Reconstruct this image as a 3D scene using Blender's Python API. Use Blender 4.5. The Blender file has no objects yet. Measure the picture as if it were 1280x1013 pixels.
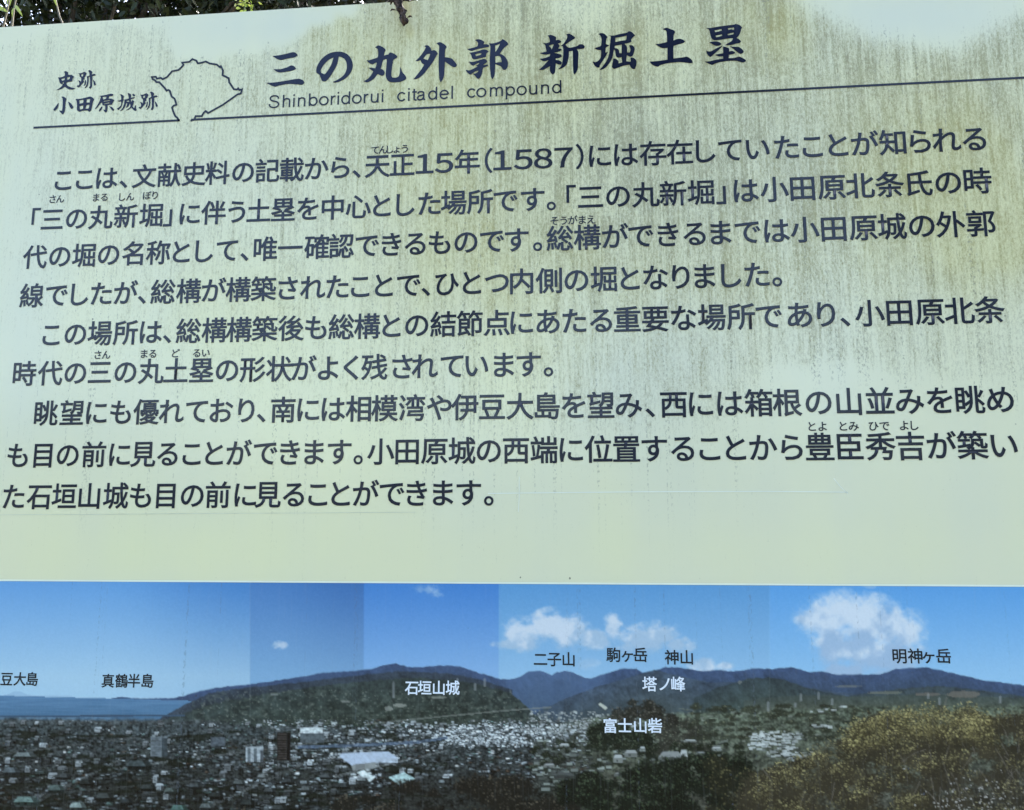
import bpy, math, random
import numpy as np
from mathutils import Matrix, Vector

S = bpy.context.scene
COL = S.collection
random.seed(7)
rng = np.random.default_rng(11)

# ------------------------------------------------------------------ camera
Z0 = 1.89                                   # height of the first text line
ROTV = (-0.14405937, 0.09567548, -0.00874344)
TRV = np.array([-0.63440576, -0.29401448, 1.0545314])
PITCH = 0.05150982                          # distance between text lines (m)
def _rot(w):
    w = np.array(w); t = np.linalg.norm(w); k = w / t
    K = np.array([[0, -k[2], k[1]], [k[2], 0, -k[0]], [-k[1], k[0], 0]])
    return np.eye(3) + math.sin(t) * K + (1 - math.cos(t)) * K @ K
RM = _rot(ROTV) @ np.array([[1, 0, 0], [0, 0, -1], [0, 1, 0.]])
CAM = -RM.T @ TRV
cd = bpy.data.cameras.new('camera'); cam = bpy.data.objects.new('camera', cd); COL.objects.link(cam)
cd.sensor_fit = 'HORIZONTAL'; cd.sensor_width = 36; cd.lens = 36 * 1000 / 1280
cd.clip_start = 0.02; cd.clip_end = 500
_m = Matrix(((RM[0][0], -RM[1][0], -RM[2][0], CAM[0]), (RM[0][1], -RM[1][1], -RM[2][1], CAM[1]),
             (RM[0][2], -RM[1][2], -RM[2][2], CAM[2] + Z0), (0, 0, 0, 1)))
cam.matrix_world = _m
S.camera = cam

# ------------------------------------------------------------------ daylight
SUN_EL, SUN_AZ = 52, 18                     # sun stands behind the board, a little to its right
W = bpy.data.worlds.new("World"); S.world = W; W.use_nodes = True
nt = W.node_tree
sky = nt.nodes.new('ShaderNodeTexSky'); sky.sky_type = 'NISHITA'; sky.sun_disc = False
sky.sun_elevation = math.radians(SUN_EL); sky.sun_rotation = math.radians(SUN_AZ)
sky.air_density = 1.0; sky.dust_density = 4.0
bg = nt.nodes['Background']; bg.inputs[1].default_value = 0.13
nt.links.new(sky.outputs[0], bg.inputs[0])
sl = bpy.data.lights.new('sun', 'SUN'); sl.energy = 3.0; sl.angle = math.radians(0.5); sl.color = (1, .95, .86)
sun = bpy.data.objects.new('sun', sl); COL.objects.link(sun)
_d = Vector((math.sin(math.radians(SUN_AZ)) * math.cos(math.radians(SUN_EL)),
             math.cos(math.radians(SUN_AZ)) * math.cos(math.radians(SUN_EL)), math.sin(math.radians(SUN_EL))))
sun.rotation_euler = _d.to_track_quat('Z', 'Y').to_euler(); sun.location = _d * 20
S.view_settings.view_transform = 'Standard'; S.view_settings.look = 'None'
S.view_settings.gamma = 1; S.view_settings.use_curve_mapping = False
S.view_settings.exposure = 2.7
S.cycles.use_denoising = True; S.cycles.denoiser = 'OPENIMAGEDENOISE'; S.cycles.denoising_input_passes = 'RGB_ALBEDO_NORMAL'; S.cycles.denoising_prefilter = 'ACCURATE'

# ------------------------------------------------------------------ helpers
def board(px, py):
    """place on the board (X, Z relative to the first line) of a mark measured on the sign"""
    d = RM.T @ np.array([(px - 640) / 1000, (py - 506.5) / 1000, 1.0])
    t = -CAM[1] / d[1]
    p = CAM + d * t
    return p[0], p[2]
def sheet(X, Z):
    X = np.asarray(X, float); Z = np.asarray(Z, float)
    q = np.stack([X, np.zeros_like(X), Z], -1) @ RM.T + TRV
    return q[..., 0] / q[..., 2] * 1000 + 640, q[..., 1] / q[..., 2] * 1000 + 506.5
def ray(px, py, y):
    d = RM.T @ np.array([(px - 640) / 1000, (py - 506.5) / 1000, 1.0])
    t = (y - CAM[1]) / d[1]
    p = CAM + d * t
    return Vector((p[0], p[1], p[2] + Z0))

def tag(o, label=None, cat=None, group=None, kind=None):
    if label: o['label'] = label
    if cat: o['category'] = cat
    if group: o['group'] = group
    if kind: o['kind'] = kind
    return o
def empty(name, loc=(0, 0, 0)):
    o = bpy.data.objects.new(name, None); COL.objects.link(o); o.location = loc; o.empty_display_size = .1
    return o
def mesh_np(name, V, F, mat, parent=None, loc=None, smooth=False):
    """one mesh object out of arrays: V (n,3), F list of equal-length index rows or list of faces"""
    me = bpy.data.meshes.new(name)
    if isinstance(F, np.ndarray):
        n, k = F.shape
        me.vertices.add(len(V)); me.vertices.foreach_set('co', np.asarray(V, np.float32).ravel())
        me.loops.add(n * k); me.loops.foreach_set('vertex_index', F.astype(np.int32).ravel())
        me.polygons.add(n); me.polygons.foreach_set('loop_start', np.arange(0, n * k, k, dtype=np.int32))
        me.update(calc_edges=True)
    else:
        me.from_pydata([tuple(v) for v in V], [], F); me.update()
    if mat: me.materials.append(mat)
    if smooth:
        me.polygons.foreach_set('use_smooth', np.ones(len(me.polygons), bool))
    o = bpy.data.objects.new(name, me); COL.objects.link(o)
    if parent: o.parent = parent
    if loc is not None: o.location = loc
    return o

class NT:
    """small node-tree helper"""
    def __init__(s, name):
        s.m = bpy.data.materials.new(name); s.m.use_nodes = True; s.t = s.m.node_tree
        s.b = s.t.nodes['Principled BSDF']; s.out = s.t.nodes['Material Output']
    def n(s, typ, **k):
        x = s.t.nodes.new(typ)
        for a, v in k.items(): setattr(x, a, v)
        return x
    def set(s, inp, v):
        if hasattr(v, 'is_linked') or isinstance(v, bpy.types.NodeSocket): s.t.links.new(v, inp)
        else: inp.default_value = v
    def math(s, op, a, b=None, c=None, clamp=False):
        x = s.n('ShaderNodeMath', operation=op, use_clamp=clamp)
        for i, v in enumerate((a, b, c)):
            if v is not None: s.set(x.inputs[i], v)
        return x.outputs[0]
    def mix(s, f, a, b, mode='MIX'):
        x = s.n('ShaderNodeMix', data_type='RGBA', blend_type=mode)
        s.set(x.inputs[0], f); s.set(x.inputs[6], a); s.set(x.inputs[7], b)
        return x.outputs[2]
    def noise(s, scale3, detail=3, rough=.55, off=(0, 0, 0), sc=1.0, dist=0.0):
        tc = s.n('ShaderNodeTexCoord'); mp = s.n('ShaderNodeMapping')
        mp.inputs['Scale'].default_value = scale3; mp.inputs['Location'].default_value = off
        s.t.links.new(tc.outputs['Object'], mp.inputs[0])
        x = s.n('ShaderNodeTexNoise'); s.t.links.new(mp.outputs[0], x.inputs['Vector'])
        x.inputs['Scale'].default_value = sc; x.inputs['Detail'].default_value = detail
        x.inputs['Roughness'].default_value = rough; x.inputs['Distortion'].default_value = dist
        return x.outputs[0]
    def step(s, v, lo, hi):
        x = s.n('ShaderNodeMapRange', interpolation_type='SMOOTHSTEP')
        s.set(x.inputs[0], v); x.inputs[1].default_value = lo; x.inputs[2].default_value = hi
        return x.outputs[0]
    def attr(s, name):
        x = s.n('ShaderNodeAttribute', attribute_name=name); return x
def rgb(*c): return (c[0], c[1], c[2], 1)
def flat_mat(name, col, rough=.5, noise_amt=.25, nscale=40, spec=.5):
    k = NT(name)
    f = k.noise((nscale,) * 3, 4)
    f2 = k.step(f, .3, .7)
    k.set(k.b.inputs['Base Color'], k.mix(f2, rgb(*[c * (1 - noise_amt) for c in col]), rgb(*[c * (1 + noise_amt) for c in col])))
    k.b.inputs['Roughness'].default_value = rough
    k.b.inputs['Specular IOR Level'].default_value = spec
    return k.m

# ------------------------------------------------------------------ value noise for the printed panorama and the grime map
def vnoise(h, w, sy, sx, seed):
    r = np.random.default_rng(seed)
    gy, gx = int(h / sy) + 3, int(w / sx) + 3
    g = r.random((gy, gx))
    y = np.arange(h) / sy; x = np.arange(w) / sx
    y0 = y.astype(int); x0 = x.astype(int); fy = (y - y0); fx = (x - x0)
    fy = (fy * fy * (3 - 2 * fy))[:, None]; fx = (fx * fx * (3 - 2 * fx))[None]
    a = g[y0][:, x0]; b = g[y0][:, x0 + 1]; c = g[y0 + 1][:, x0]; d = g[y0 + 1][:, x0 + 1]
    return (a * (1 - fx) + b * fx) * (1 - fy) + (c * (1 - fx) + d * fx) * fy
def fbm(h, w, sy, sx, seed, octv=4, gain=.55):
    t = np.zeros((h, w)); a = 1; s = 0
    for i in range(octv):
        t += a * vnoise(h, w, max(sy, .8), max(sx, .8), seed + i * 17); s += a; a *= gain; sy /= 2; sx /= 2
    return t / s
def sstep(v, lo, hi):
    t = np.clip((v - lo) / (hi - lo), 0, 1); return t * t * (3 - 2 * t)

# ------------------------------------------------------------------ ground
def ground_mat():
    k = NT('soil_and_grass')
    a = k.noise((.9,) * 3, 5); b = k.noise((35,) * 3, 4)
    c = k.mix(k.step(a, .4, .6), rgb(.035, .05, .018), rgb(.07, .056, .036))
    k.set(k.b.inputs['Base Color'], k.mix(k.step(b, .25, .75), c, rgb(.055, .05, .03)))
    k.b.inputs['Roughness'].default_value = .95
    bp = k.n('ShaderNodeBump'); bp.inputs['Strength'].default_value = .6; k.set(bp.inputs['Height'], b)
    k.set(k.b.inputs['Normal'], bp.outputs[0])
    return k.m
g = 40
xs = np.linspace(-150, 150, g + 1)
GX, GY = np.meshgrid(xs, xs)
gz = (np.sin(GX * .21) * np.cos(GY * .17)) * .12 * np.clip((np.hypot(GX, GY) - 6) / 20, 0, 1)
V = np.stack([GX, GY, gz], -1).reshape(-1, 3)
i, j = np.meshgrid(np.arange(g), np.arange(g)); a0 = (j * (g + 1) + i).ravel()
gr = mesh_np('ground', V, np.stack([a0, a0 + 1, a0 + g + 2, a0 + g + 1], 1), ground_mat(), smooth=True)
tag(gr, kind='structure')

# ------------------------------------------------------------------ the sign: panel, frame, posts
BX0, BX1, BZ1, BZ0 = -0.155, 1.345, 0.2254, -0.955
sign = empty('information_board', (0.6, 0, 0))
tag(sign, 'large cream information board with dark blue Japanese text, algae streaks and a panorama print', 'sign board')
OFF = Vector((-0.6, 0, Z0))                 # parts are laid out from the first line's left end

def panel_mat():
    k = NT('weathered_cream_panel')
    g = k.attr('grime'); o = k.attr('ochre')
    streak = k.noise((300, 1, 14), 4, .6)
    fine = k.noise((400, 1, 170), 3, .8, (3, 0, 1))
    grain = k.noise((800, 1, 600), 2, .7, (6, 0, 4))
    blot = k.noise((60, 1, 26), 4, .6, (7, 0, 2))
    # algae: fine speckle, loosely gathered in vertical runs
    t = k.math('ADD', k.math('MULTIPLY', streak, .50), k.math('MULTIPLY', fine, .95))
    t = k.math('ADD', t, k.math('MULTIPLY', grain, .45))
    t = k.math('ADD', t, k.math('MULTIPLY', blot, .36))
    t = k.math('SUBTRACT', k.math('MULTIPLY', t, 1.75), .85)
    t = k.math('ADD', t, k.math('MULTIPLY', g.outputs['Fac'], .74))
    darkrun = k.math('SUBTRACT', k.step(k.noise((140, 1, 2.0), 3, .55, (15, 0, 5), dist=.1), .35, .68), .5)
    t = k.math('ADD', t, k.math('MULTIPLY', darkrun, k.math('MULTIPLY', g.outputs['Fac'], .22)))
    alg = k.step(t, 1.40, 2.18)
    # clean runs where rain has washed the algae away
    run = k.step(k.noise((240, 1, 3.4), 2, .5, (1, 0, 5), dist=.2), .60, .68)
    runb = k.step(k.noise((300, 1, 75), 2, .6, (9, 0, 3)), .40, .60)
    alg = k.math('MULTIPLY', alg, k.math('SUBTRACT', 1, k.math('MULTIPLY', k.math('MULTIPLY', run, runb), .74)))
    # thin dotted drip lines, strongest low on the sheet
    drip = k.step(k.noise((210, 1, 1.6), 1, .4, (4, 0, 8)), .60, .66)
    dot = k.step(k.noise((420, 1, 260), 2, .6, (2, 0, 2)), .50, .64)
    d = k.math('MULTIPLY', k.math('MULTIPLY', drip, dot), k.math('MULTIPLY', k.step(g.outputs['Fac'], .02, .22), .5))
    # lone black specks
    vo = k.n('ShaderNodeTexVoronoi'); tc = k.n('ShaderNodeTexCoord'); mp = k.n('ShaderNodeMapping')
    mp.inputs['Scale'].default_value = (36, 1, 30); k.t.links.new(tc.outputs['Object'], mp.inputs[0]); k.t.links.new(mp.outputs[0], vo.inputs['Vector'])
    vo.inputs['Scale'].default_value = 1.0; vo.inputs['Randomness'].default_value = 1
    sp = k.math('LESS_THAN', vo.outputs['Distance'], .040)
    keep = k.step(k.noise((11, 1, 9), 2, .5, (5, 0, 5)), .50, .56)
    sp = k.math('MULTIPLY', sp, k.math('MULTIPLY', keep, .7))
    ag = k.attr('ageing_and_reflection')
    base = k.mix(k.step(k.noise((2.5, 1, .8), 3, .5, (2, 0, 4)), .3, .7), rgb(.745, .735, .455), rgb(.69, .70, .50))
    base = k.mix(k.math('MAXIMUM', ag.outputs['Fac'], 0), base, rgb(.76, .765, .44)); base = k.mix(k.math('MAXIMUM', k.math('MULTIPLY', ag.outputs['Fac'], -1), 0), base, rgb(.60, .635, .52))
    yel = k.mix(k.math('MULTIPLY', o.outputs['Fac'], .75), base, rgb(.66, .64, .33))
    tonev = k.step(k.noise((120, 1, 40), 5, .7, (12, 0, 6)), .3, .7)
    algc = k.mix(o.outputs['Fac'], k.mix(tonev, rgb(.275, .27, .17), rgb(.35, .345, .195)), k.mix(tonev, rgb(.34, .30, .11), rgb(.38, .36, .15)))
    c = k.mix(alg, yel, algc)
    c = k.mix(d, c, rgb(.16, .17, .13))
    c = k.mix(sp, c, rgb(.06, .06, .05))
    k.set(k.b.inputs['Base Color'], c)
    k.set(k.b.inputs['Roughness'], k.math('ADD', .16, k.math('MULTIPLY', alg, .35)))
    k.b.inputs['Specular IOR Level'].default_value = .5
    bp = k.n('ShaderNodeBump'); bp.inputs['Strength'].default_value = .12; bp.inputs['Distance'].default_value = .0006
    k.set(bp.inputs['Height'], k.math('ADD', alg, k.math('MULTIPLY', fine, .4))); k.set(k.b.inputs['Normal'], bp.outputs[0])
    return k.m

def inpoly(px, py, poly):
    r = np.zeros(px.shape, bool); n = len(poly)
    for q in range(n):
        x1, y1 = poly[q]; x2, y2 = poly[(q + 1) % n]
        with np.errstate(divide='ignore', invalid='ignore'):
            c = ((y1 > py) != (y2 > py)) & (px < (x2 - x1) * (py - y1) / (y2 - y1 + 1e-9) + x1)
        r ^= c
    return r
def blur(a, n):
    for _ in range(n):
        p = np.pad(a, 1, mode='edge')
        a = (p[:-2, 1:-1] + p[2:, 1:-1] + p[1:-1, :-2] + p[1:-1, 2:] + 2 * a) / 6
    return a
PNX, PNZ = 400, 315
px_ = np.linspace(BX0, BX1, PNX + 1); pz_ = np.linspace(BZ1, BZ0, PNZ + 1)
PX, PZ = np.meshgrid(px_, pz_)
sx, sy = sheet(PX, PZ)
h_, w_ = sx.shape
wob = (fbm(h_, w_, 10, 5, 5, 3) - .5) * 34
wobx = (fbm(h_, w_, 14, 6, 15, 3) - .5) * 30
low = np.interp(sx, [-150, 0, 150, 300, 450, 640, 760, 900, 960, 1075, 1150, 1290, 1450], [330, 420, 480, 520, 545, 560, 560, 540, 478, 482, 505, 505, 500])
amt = np.interp(sx, [-150, 10, 60, 150, 300, 420, 560, 700, 900, 1050, 1450], [.15, .18, .36, .44, .50, .62, .72, .84, .84, .82, .8])
den = np.interp(sy, [0, 200, 330, 420, 520, 600, 760], [1, 1, .86, .62, .52, .2, .06])
G = amt * den * sstep(low + wob * 1.5 - sy, -50, 40) + .10 * sstep(700 - sy, 0, 120) + .05
clean = np.zeros(G.shape)
qx, qy = sx + wobx, sy + wob * .8
for poly, s in (([(-300, -40), (-300, 90), (0, 52), (40, 45), (90, 38), (150, 36), (215, 30), (215, -40)], .9),
                ([(212, -40), (214, 66), (262, 72), (332, 66), (368, 48), (398, 26), (446, 14), (455, -40)], 1),
                ([(985, -60), (1010, 8), (1040, 24), (1100, 42), (1150, 54), (1182, 62), (1215, 42), (1250, 24), (1290, 10), (1340, -60)], 1),
                ([(676, -60), (684, 12), (704, 30), (735, 40), (758, 30), (776, 10), (785, -60)], .45),
                ([(955, 462), (1080, 458), (1150, 478), (1300, 490), (1300, 700), (955, 700)], .8)):
    big = poly[0][0] in (985, 955, 676)
    clean = np.maximum(clean, blur(inpoly(qx, qy, poly) * s, 26 if big else 4))
G = G * (.78 + .44 * fbm(h_, w_, 26, 9, 41, 4)) * (1 - clean)
bl = lambda x, y, rx, ry, a: a * np.exp(-((sx - x) / rx) ** 2 - ((sy - y) / ry) ** 2)
O = bl(540, 120, 110, 170, .7) + bl(430, 40, 60, 60, .5) + bl(1180, 210, 130, 120, .85) + bl(1290, 290, 120, 70, .7) + bl(960, 30, 70, 60, .6) \
    + bl(600, 320, 130, 90, .55) + bl(290, 390, 90, 60, .4) + bl(700, 90, 70, 80, .4) + bl(820, 60, 90, 60, .4) + bl(640, 430, 250, 80, .2) + bl(860, 340, 200, 60, .2) + bl(240, 130, 160, 90, .18)
O = np.clip((O * 1.25 + .10 * sstep(430 - sy, 0, 120)) * (.4 + 1.2 * fbm(h_, w_, 22, 7, 77, 4)), 0, 1) * (1 - clean)
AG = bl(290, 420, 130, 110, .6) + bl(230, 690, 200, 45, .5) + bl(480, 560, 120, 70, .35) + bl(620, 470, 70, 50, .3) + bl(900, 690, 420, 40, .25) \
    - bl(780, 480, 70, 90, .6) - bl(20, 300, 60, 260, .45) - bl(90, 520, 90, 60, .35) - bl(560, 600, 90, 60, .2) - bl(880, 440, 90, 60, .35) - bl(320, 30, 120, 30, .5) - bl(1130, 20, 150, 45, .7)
AG = np.clip(AG + (fbm(h_, w_, 60, 12, 99, 3) - .5) * .5, -.8, .8)  # yellowed film and fading, plus teal sky reflection and top shade painted in
V = np.stack([PX, np.zeros_like(PX), PZ], -1).reshape(-1, 3)
i, j = np.meshgrid(np.arange(PNX), np.arange(PNZ)); a0 = (j * (PNX + 1) + i).ravel()
F = np.stack([a0, a0 + PNX + 1, a0 + PNX + 2, a0 + 1], 1)
# edges and back of the aluminium sheet
TH = .022
ring = np.array([[BX0, TH, BZ1], [BX1, TH, BZ1], [BX1, TH, BZ0], [BX0, TH, BZ0]])
fr = np.array([[BX0, 0, BZ1], [BX1, 0, BZ1], [BX1, 0, BZ0], [BX0, 0, BZ0]])
n0 = len(V); V = np.concatenate([V, fr, ring])
E_ = [[n0 + q, n0 + (q + 1) % 4, n0 + 4 + (q + 1) % 4, n0 + 4 + q] for q in range(4)] + [[n0 + 4, n0 + 5, n0 + 6, n0 + 7]]
F = np.concatenate([F, np.array(E_)])
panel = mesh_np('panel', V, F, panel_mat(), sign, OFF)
for nm, A in (('grime', G), ('ochre', O), ('ageing_and_reflection', AG)):
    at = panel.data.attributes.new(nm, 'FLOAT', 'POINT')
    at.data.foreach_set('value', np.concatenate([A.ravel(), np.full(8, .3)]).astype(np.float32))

def box(name, x0, x1, y0, y1, z0, z1, mat, parent, loc=OFF, bev=.004):
    b = bev
    me = bpy.data.meshes.new(name)
    import bmesh
    bm = bmesh.new()
    bmesh.ops.create_cube(bm, size=1)
    for v in bm.verts:
        v.co = Vector((x0 if v.co.x < 0 else x1, y0 if v.co.y < 0 else y1, z0 if v.co.z < 0 else z1))
    bmesh.ops.bevel(bm, geom=bm.edges[:], offset=b, segments=2, affect='EDGES')
    bm.to_mesh(me); bm.free(); me.materials.append(mat)
    o = bpy.data.objects.new(name, me); COL.objects.link(o); o.parent = parent; o.location = loc
    return o
steel = flat_mat('brown_painted_steel', (.09, .065, .05), .45, .2, 60)
for x in (.12, 1.07):
    box('post', x - .035, x + .035, TH + .042, TH + .112, -Z0 - .05, BZ1 - .06, steel, sign)
for z in (.13, -.40, -.86):
    box('rail', BX0 + .04, BX1 - .04, TH + .002, TH + .040, z - .02, z + .02, steel, sign)

# ------------------------------------------------------------------ lettering
def ink(name, col, rough=.10):
    k = NT(name)
    f = k.step(k.noise((260, 1, 14), 4, .6), .45, .8)
    f2 = k.step(k.noise((700, 1, 500), 2, .6), .58, .78)
    w = k.math('MULTIPLY', k.math('ADD', k.math('MULTIPLY', f, .5), k.math('MULTIPLY', f2, .6)), .5)
    k.set(k.b.inputs['Base Color'], k.mix(w, rgb(*col), rgb(*[c + .05 for c in col])))
    k.b.inputs['Roughness'].default_value = rough
    k.b.inputs['Specular IOR Level'].default_value = .28
    return k.m
INK = ink('dark_blue_print', (.018, .022, .034))
INKT = ink('navy_title_print', (.006, .010, .030))
INKC = ink('black_caption_print', (.012, .016, .020))
INKW = ink('white_caption_print', (.74, .80, .84), .3)

GL = {}
SUB = {c: chr(ord(c) + 0xFEE0) for c in '0123456789()'}
def need(s):
    for c in s:
        if c not in GL: GL[c] = None
def cast_glyphs(bevel):
    obs = []
    for c in GL:
        cu = bpy.data.curves.new('glyph', 'FONT'); cu.body = SUB.get(c, c); cu.size = 1; cu.resolution_u = 4
        cu.bevel_depth = bevel; cu.bevel_resolution = 0
        ob = bpy.data.objects.new('glyph', cu); COL.objects.link(ob); obs.append((c, ob))
    bpy.context.view_layer.update()
    dg = bpy.context.evaluated_depsgraph_get()
    for c, ob in obs:
        me = bpy.data.meshes.new_from_object(ob.evaluated_get(dg))
        v = np.empty(len(me.vertices) * 3, np.float32); me.vertices.foreach_get('co', v); v = v.reshape(-1, 3)
        me.calc_loop_triangles()
        t = np.empty(len(me.loop_triangles) * 3, np.int32); me.loop_triangles.foreach_get('vertices', t)
        keep = t.reshape(-1, 3)
        keep = keep[(v[keep][:, :, 2].min(1) > -1e-4)]      # the front half only
        GL[c] = (v, keep)
        cu = ob.data
        bpy.data.meshes.remove(me); bpy.data.objects.remove(ob); bpy.data.curves.remove(cu)

def lay(name, chars, xs, yf, em, mat, parent, y0=-.0004, thick=.00010, digit=1.0, loc=OFF):
    """chars set with their ink centred at the marks xs; yf gives the height of the line's middle"""
    VV, FF, n = [], [], 0
    for c, x in zip(chars, xs):
        v, t = GL[c]
        X, Z = board(x, yf(x) if callable(yf) else yf)
        v = v.astype(np.float64).copy()
        cx = (v[:, 0].min() + v[:, 0].max()) / 2
        sxx = em * (digit if c in '0123456789' else 1)
        P = np.stack([X + (v[:, 0] - cx) * sxx, y0 - (v[:, 2] / max(v[:, 2].max(), 1e-6)) * thick, Z + (v[:, 1] - .38) * em], -1)
        VV.append(P); FF.append(t + n); n += len(P)
    return mesh_np(name, np.concatenate(VV), np.concatenate(FF), mat, parent, loc)

LINES = [
('ここは、文献史料の記載から、天正15年(1587)には存在していたことが知られる', [79.5, 106, 134, 155, 180.5, 212, 242.5, 272, 304, 334.5, 365, 396, 425.5, 446, 472, 503, 531, 555, 584, 611, 628, 654, 679, 704.5, 724.5, 750, 782.5, 816, 849.5, 882, 912.5, 947, 983, 1015.5, 1047.5, 1081, 1115.5, 1150, 1183, 1217.5], [(180, 220), (272, 216.7), (849, 191), (1115, 178), (1217, 173.5)]),
('「三の丸新堀」に伴う土塁を中心とした場所です。「三の丸新堀」は小田原北条氏の時', [45, 65.5, 96, 126, 157.5, 189, 210, 237.5, 267, 296, 323.5, 354, 385, 416, 448, 477.5, 507, 537, 567, 600, 632, 666, 689, 714, 738, 772.5, 807, 841, 876, 901, 932.5, 968, 1003, 1039.5, 1075, 1112, 1149, 1185, 1222], [(189, 268), (354, 262.5), (416, 261), (841, 242.5), (1003, 235), (1222, 226)]),
('代の堀の名称として、唯一確認できるものです。総構ができるまでは小田原城の外郭', [44, 75, 105, 136, 166, 198, 227, 255.5, 284, 306, 332, 363, 396, 427, 459, 489.5, 519, 549.5, 582.5, 615, 646, 672, 700, 734, 769, 801, 835, 868, 901, 934.5, 971, 1006, 1042, 1079, 1115, 1152, 1188, 1226], [(44, 320), (198, 316), (396, 310), (700, 299.5), (1042, 285), (1226, 279)]),
('線でしたが、総構が構築されたことで、ひとつ内側の堀となりました。', [40, 71, 100, 127, 157.5, 178, 204, 236, 267.5, 298, 329.5, 360, 391, 422, 450.5, 480, 511, 532.5, 559, 590, 621, 652, 686, 720.5, 754.5, 787.5, 819.5, 851, 881, 914, 946, 971], [(40, 369), (236, 364), (330, 362), (686, 351), (754, 349.5), (881, 344.5)]),
('この場所は、総構構築後も総構との結節点にあたる重要な場所であり、小田原北条', [64.5, 94.5, 125, 157, 189, 209.5, 236, 268, 299, 331, 364, 395, 427, 459, 489.5, 521, 554, 587, 621, 652, 685, 718, 751, 784, 819, 854.5, 889.5, 926, 961, 999.5, 1032.5, 1056, 1087, 1124, 1162, 1199, 1237], [(125, 416), (268, 413), (459, 408), (587, 405), (784, 400), (926, 396), (1124, 391), (1237, 386.5)]),
('時代の三の丸土塁の形状がよく残されています。', [31, 63, 94.5, 125, 157, 189, 220, 252, 284, 316, 349, 380, 410.5, 439, 468, 503, 531, 565, 596, 630, 661, 685.5], [(31, 467), (252, 463.5), (349, 461), (468, 459), (661, 455.5)]),
('眺望にも優れており、南には相模湾や伊豆大島を望み、西には箱根の山並みを眺め', [58, 90, 121, 151, 183, 214.5, 246, 277, 308, 327, 354, 385.5, 417, 448, 481, 515, 549, 581, 615, 650, 684, 717, 751, 786, 812.5, 842, 876, 912.5, 948, 984, 1023, 1061, 1099.5, 1137, 1174.5, 1212.5, 1250], [(58, 517), (448, 510.6), (615, 508), (842, 506), (984, 503), (1212, 500)]),
('も目の前に見ることができます。小田原城の西端に位置することから豊臣秀吉が築い', [22.5, 54, 85, 117.5, 150, 179, 209.5, 240, 268, 299, 332, 362.5, 393, 424.5, 448, 476, 509, 543, 577.5, 611, 645, 680, 714, 748, 783, 818, 853, 887, 919.5, 954, 989.5, 1024.5, 1062.5, 1100.5, 1138, 1177, 1215.5, 1255], [(54, 569), (179, 568), (509, 564), (748, 561), (1024, 559), (1215, 557)]),
('た石垣山城も目の前に見ることができます。', [17.5, 49, 80.5, 112, 145, 176, 207.5, 240.5, 272.5, 307, 335, 367, 397.5, 426, 457.5, 490, 521, 554, 586, 611], [(49, 620.5), (272, 619), (335, 618), (586, 616)])]
RUBY = {0: [('てんしょう', [469, 479, 487.5, 496, 506], 187)],
        1: [('さん', [66, 75.5], 249), ('まる', [120.5, 130.5], 247), ('しん', [153, 163], 246.3), ('ぼり', [184, 194], 244.5)],
        2: [('そうがまえ', [693, 704.5, 716, 728, 739], 275.5)],
        5: [('さん', [122.5, 133], 443.7), ('まる', [180.5, 191], 442.4), ('ど', [220], 441.8), ('るい', [246, 257.5], 441.4)],
        7: [('とよ', [1015, 1028], 533.2), ('とみ', [1054, 1067], 532.8), ('ひで', [1092, 1105.5], 532.6), ('よし', [1130, 1143], 532)]}
CAPS = [('伊豆大島', [-8, 9, 25.5, 41], 848.8, 0), ('真鶴半島', [135.5, 152.4, 168, 185], 851, 0), ('石垣山城', [514.6, 531, 548.7, 566], 859.7, 1),
        ('二子山', [675.7, 693, 710.8], 824, 0), ('駒ヶ岳', [766.5, 784, 800.3], 818.5, 0), ('神山', [839.5, 858.3], 821.6, 0),
        ('塔ノ峰', [812, 830.6, 847.8], 855, 1), ('富士山砦', [762.7, 781, 800.3, 818.5], 907, 1), ('明神ヶ岳', [1124, 1143.5, 1160, 1179], 820, 0)]
for s, x, y in LINES: need(s)
for k_ in RUBY.values():
    for s, x, y in k_: need(s)
for s, x, y, w in CAPS: need(s)
cast_glyphs(.0155)
EM = 1.2 / 37.25 * 1.05
for q, (s, x, y) in enumerate(LINES):
    y = np.array(y, float); cf = np.polyfit(y[:, 0], y[:, 1], 1)
    ln = lay('text_line', s, x, lambda t, cf=cf: np.polyval(cf, t), EM, INK, sign, digit=1.22)
    tag(ln, 'row of dark text reading ' + s[:8])
    for rs, rx, ry in RUBY.get(q, []):
        sl_ = cf[0]; xm = sum(rx) / len(rx)
        lay('reading_gloss', rs, rx, lambda t, ry=ry, sl_=sl_, xm=xm: ry + sl_ * (t - xm), .0122, INK, ln, loc=(0, 0, 0))

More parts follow.
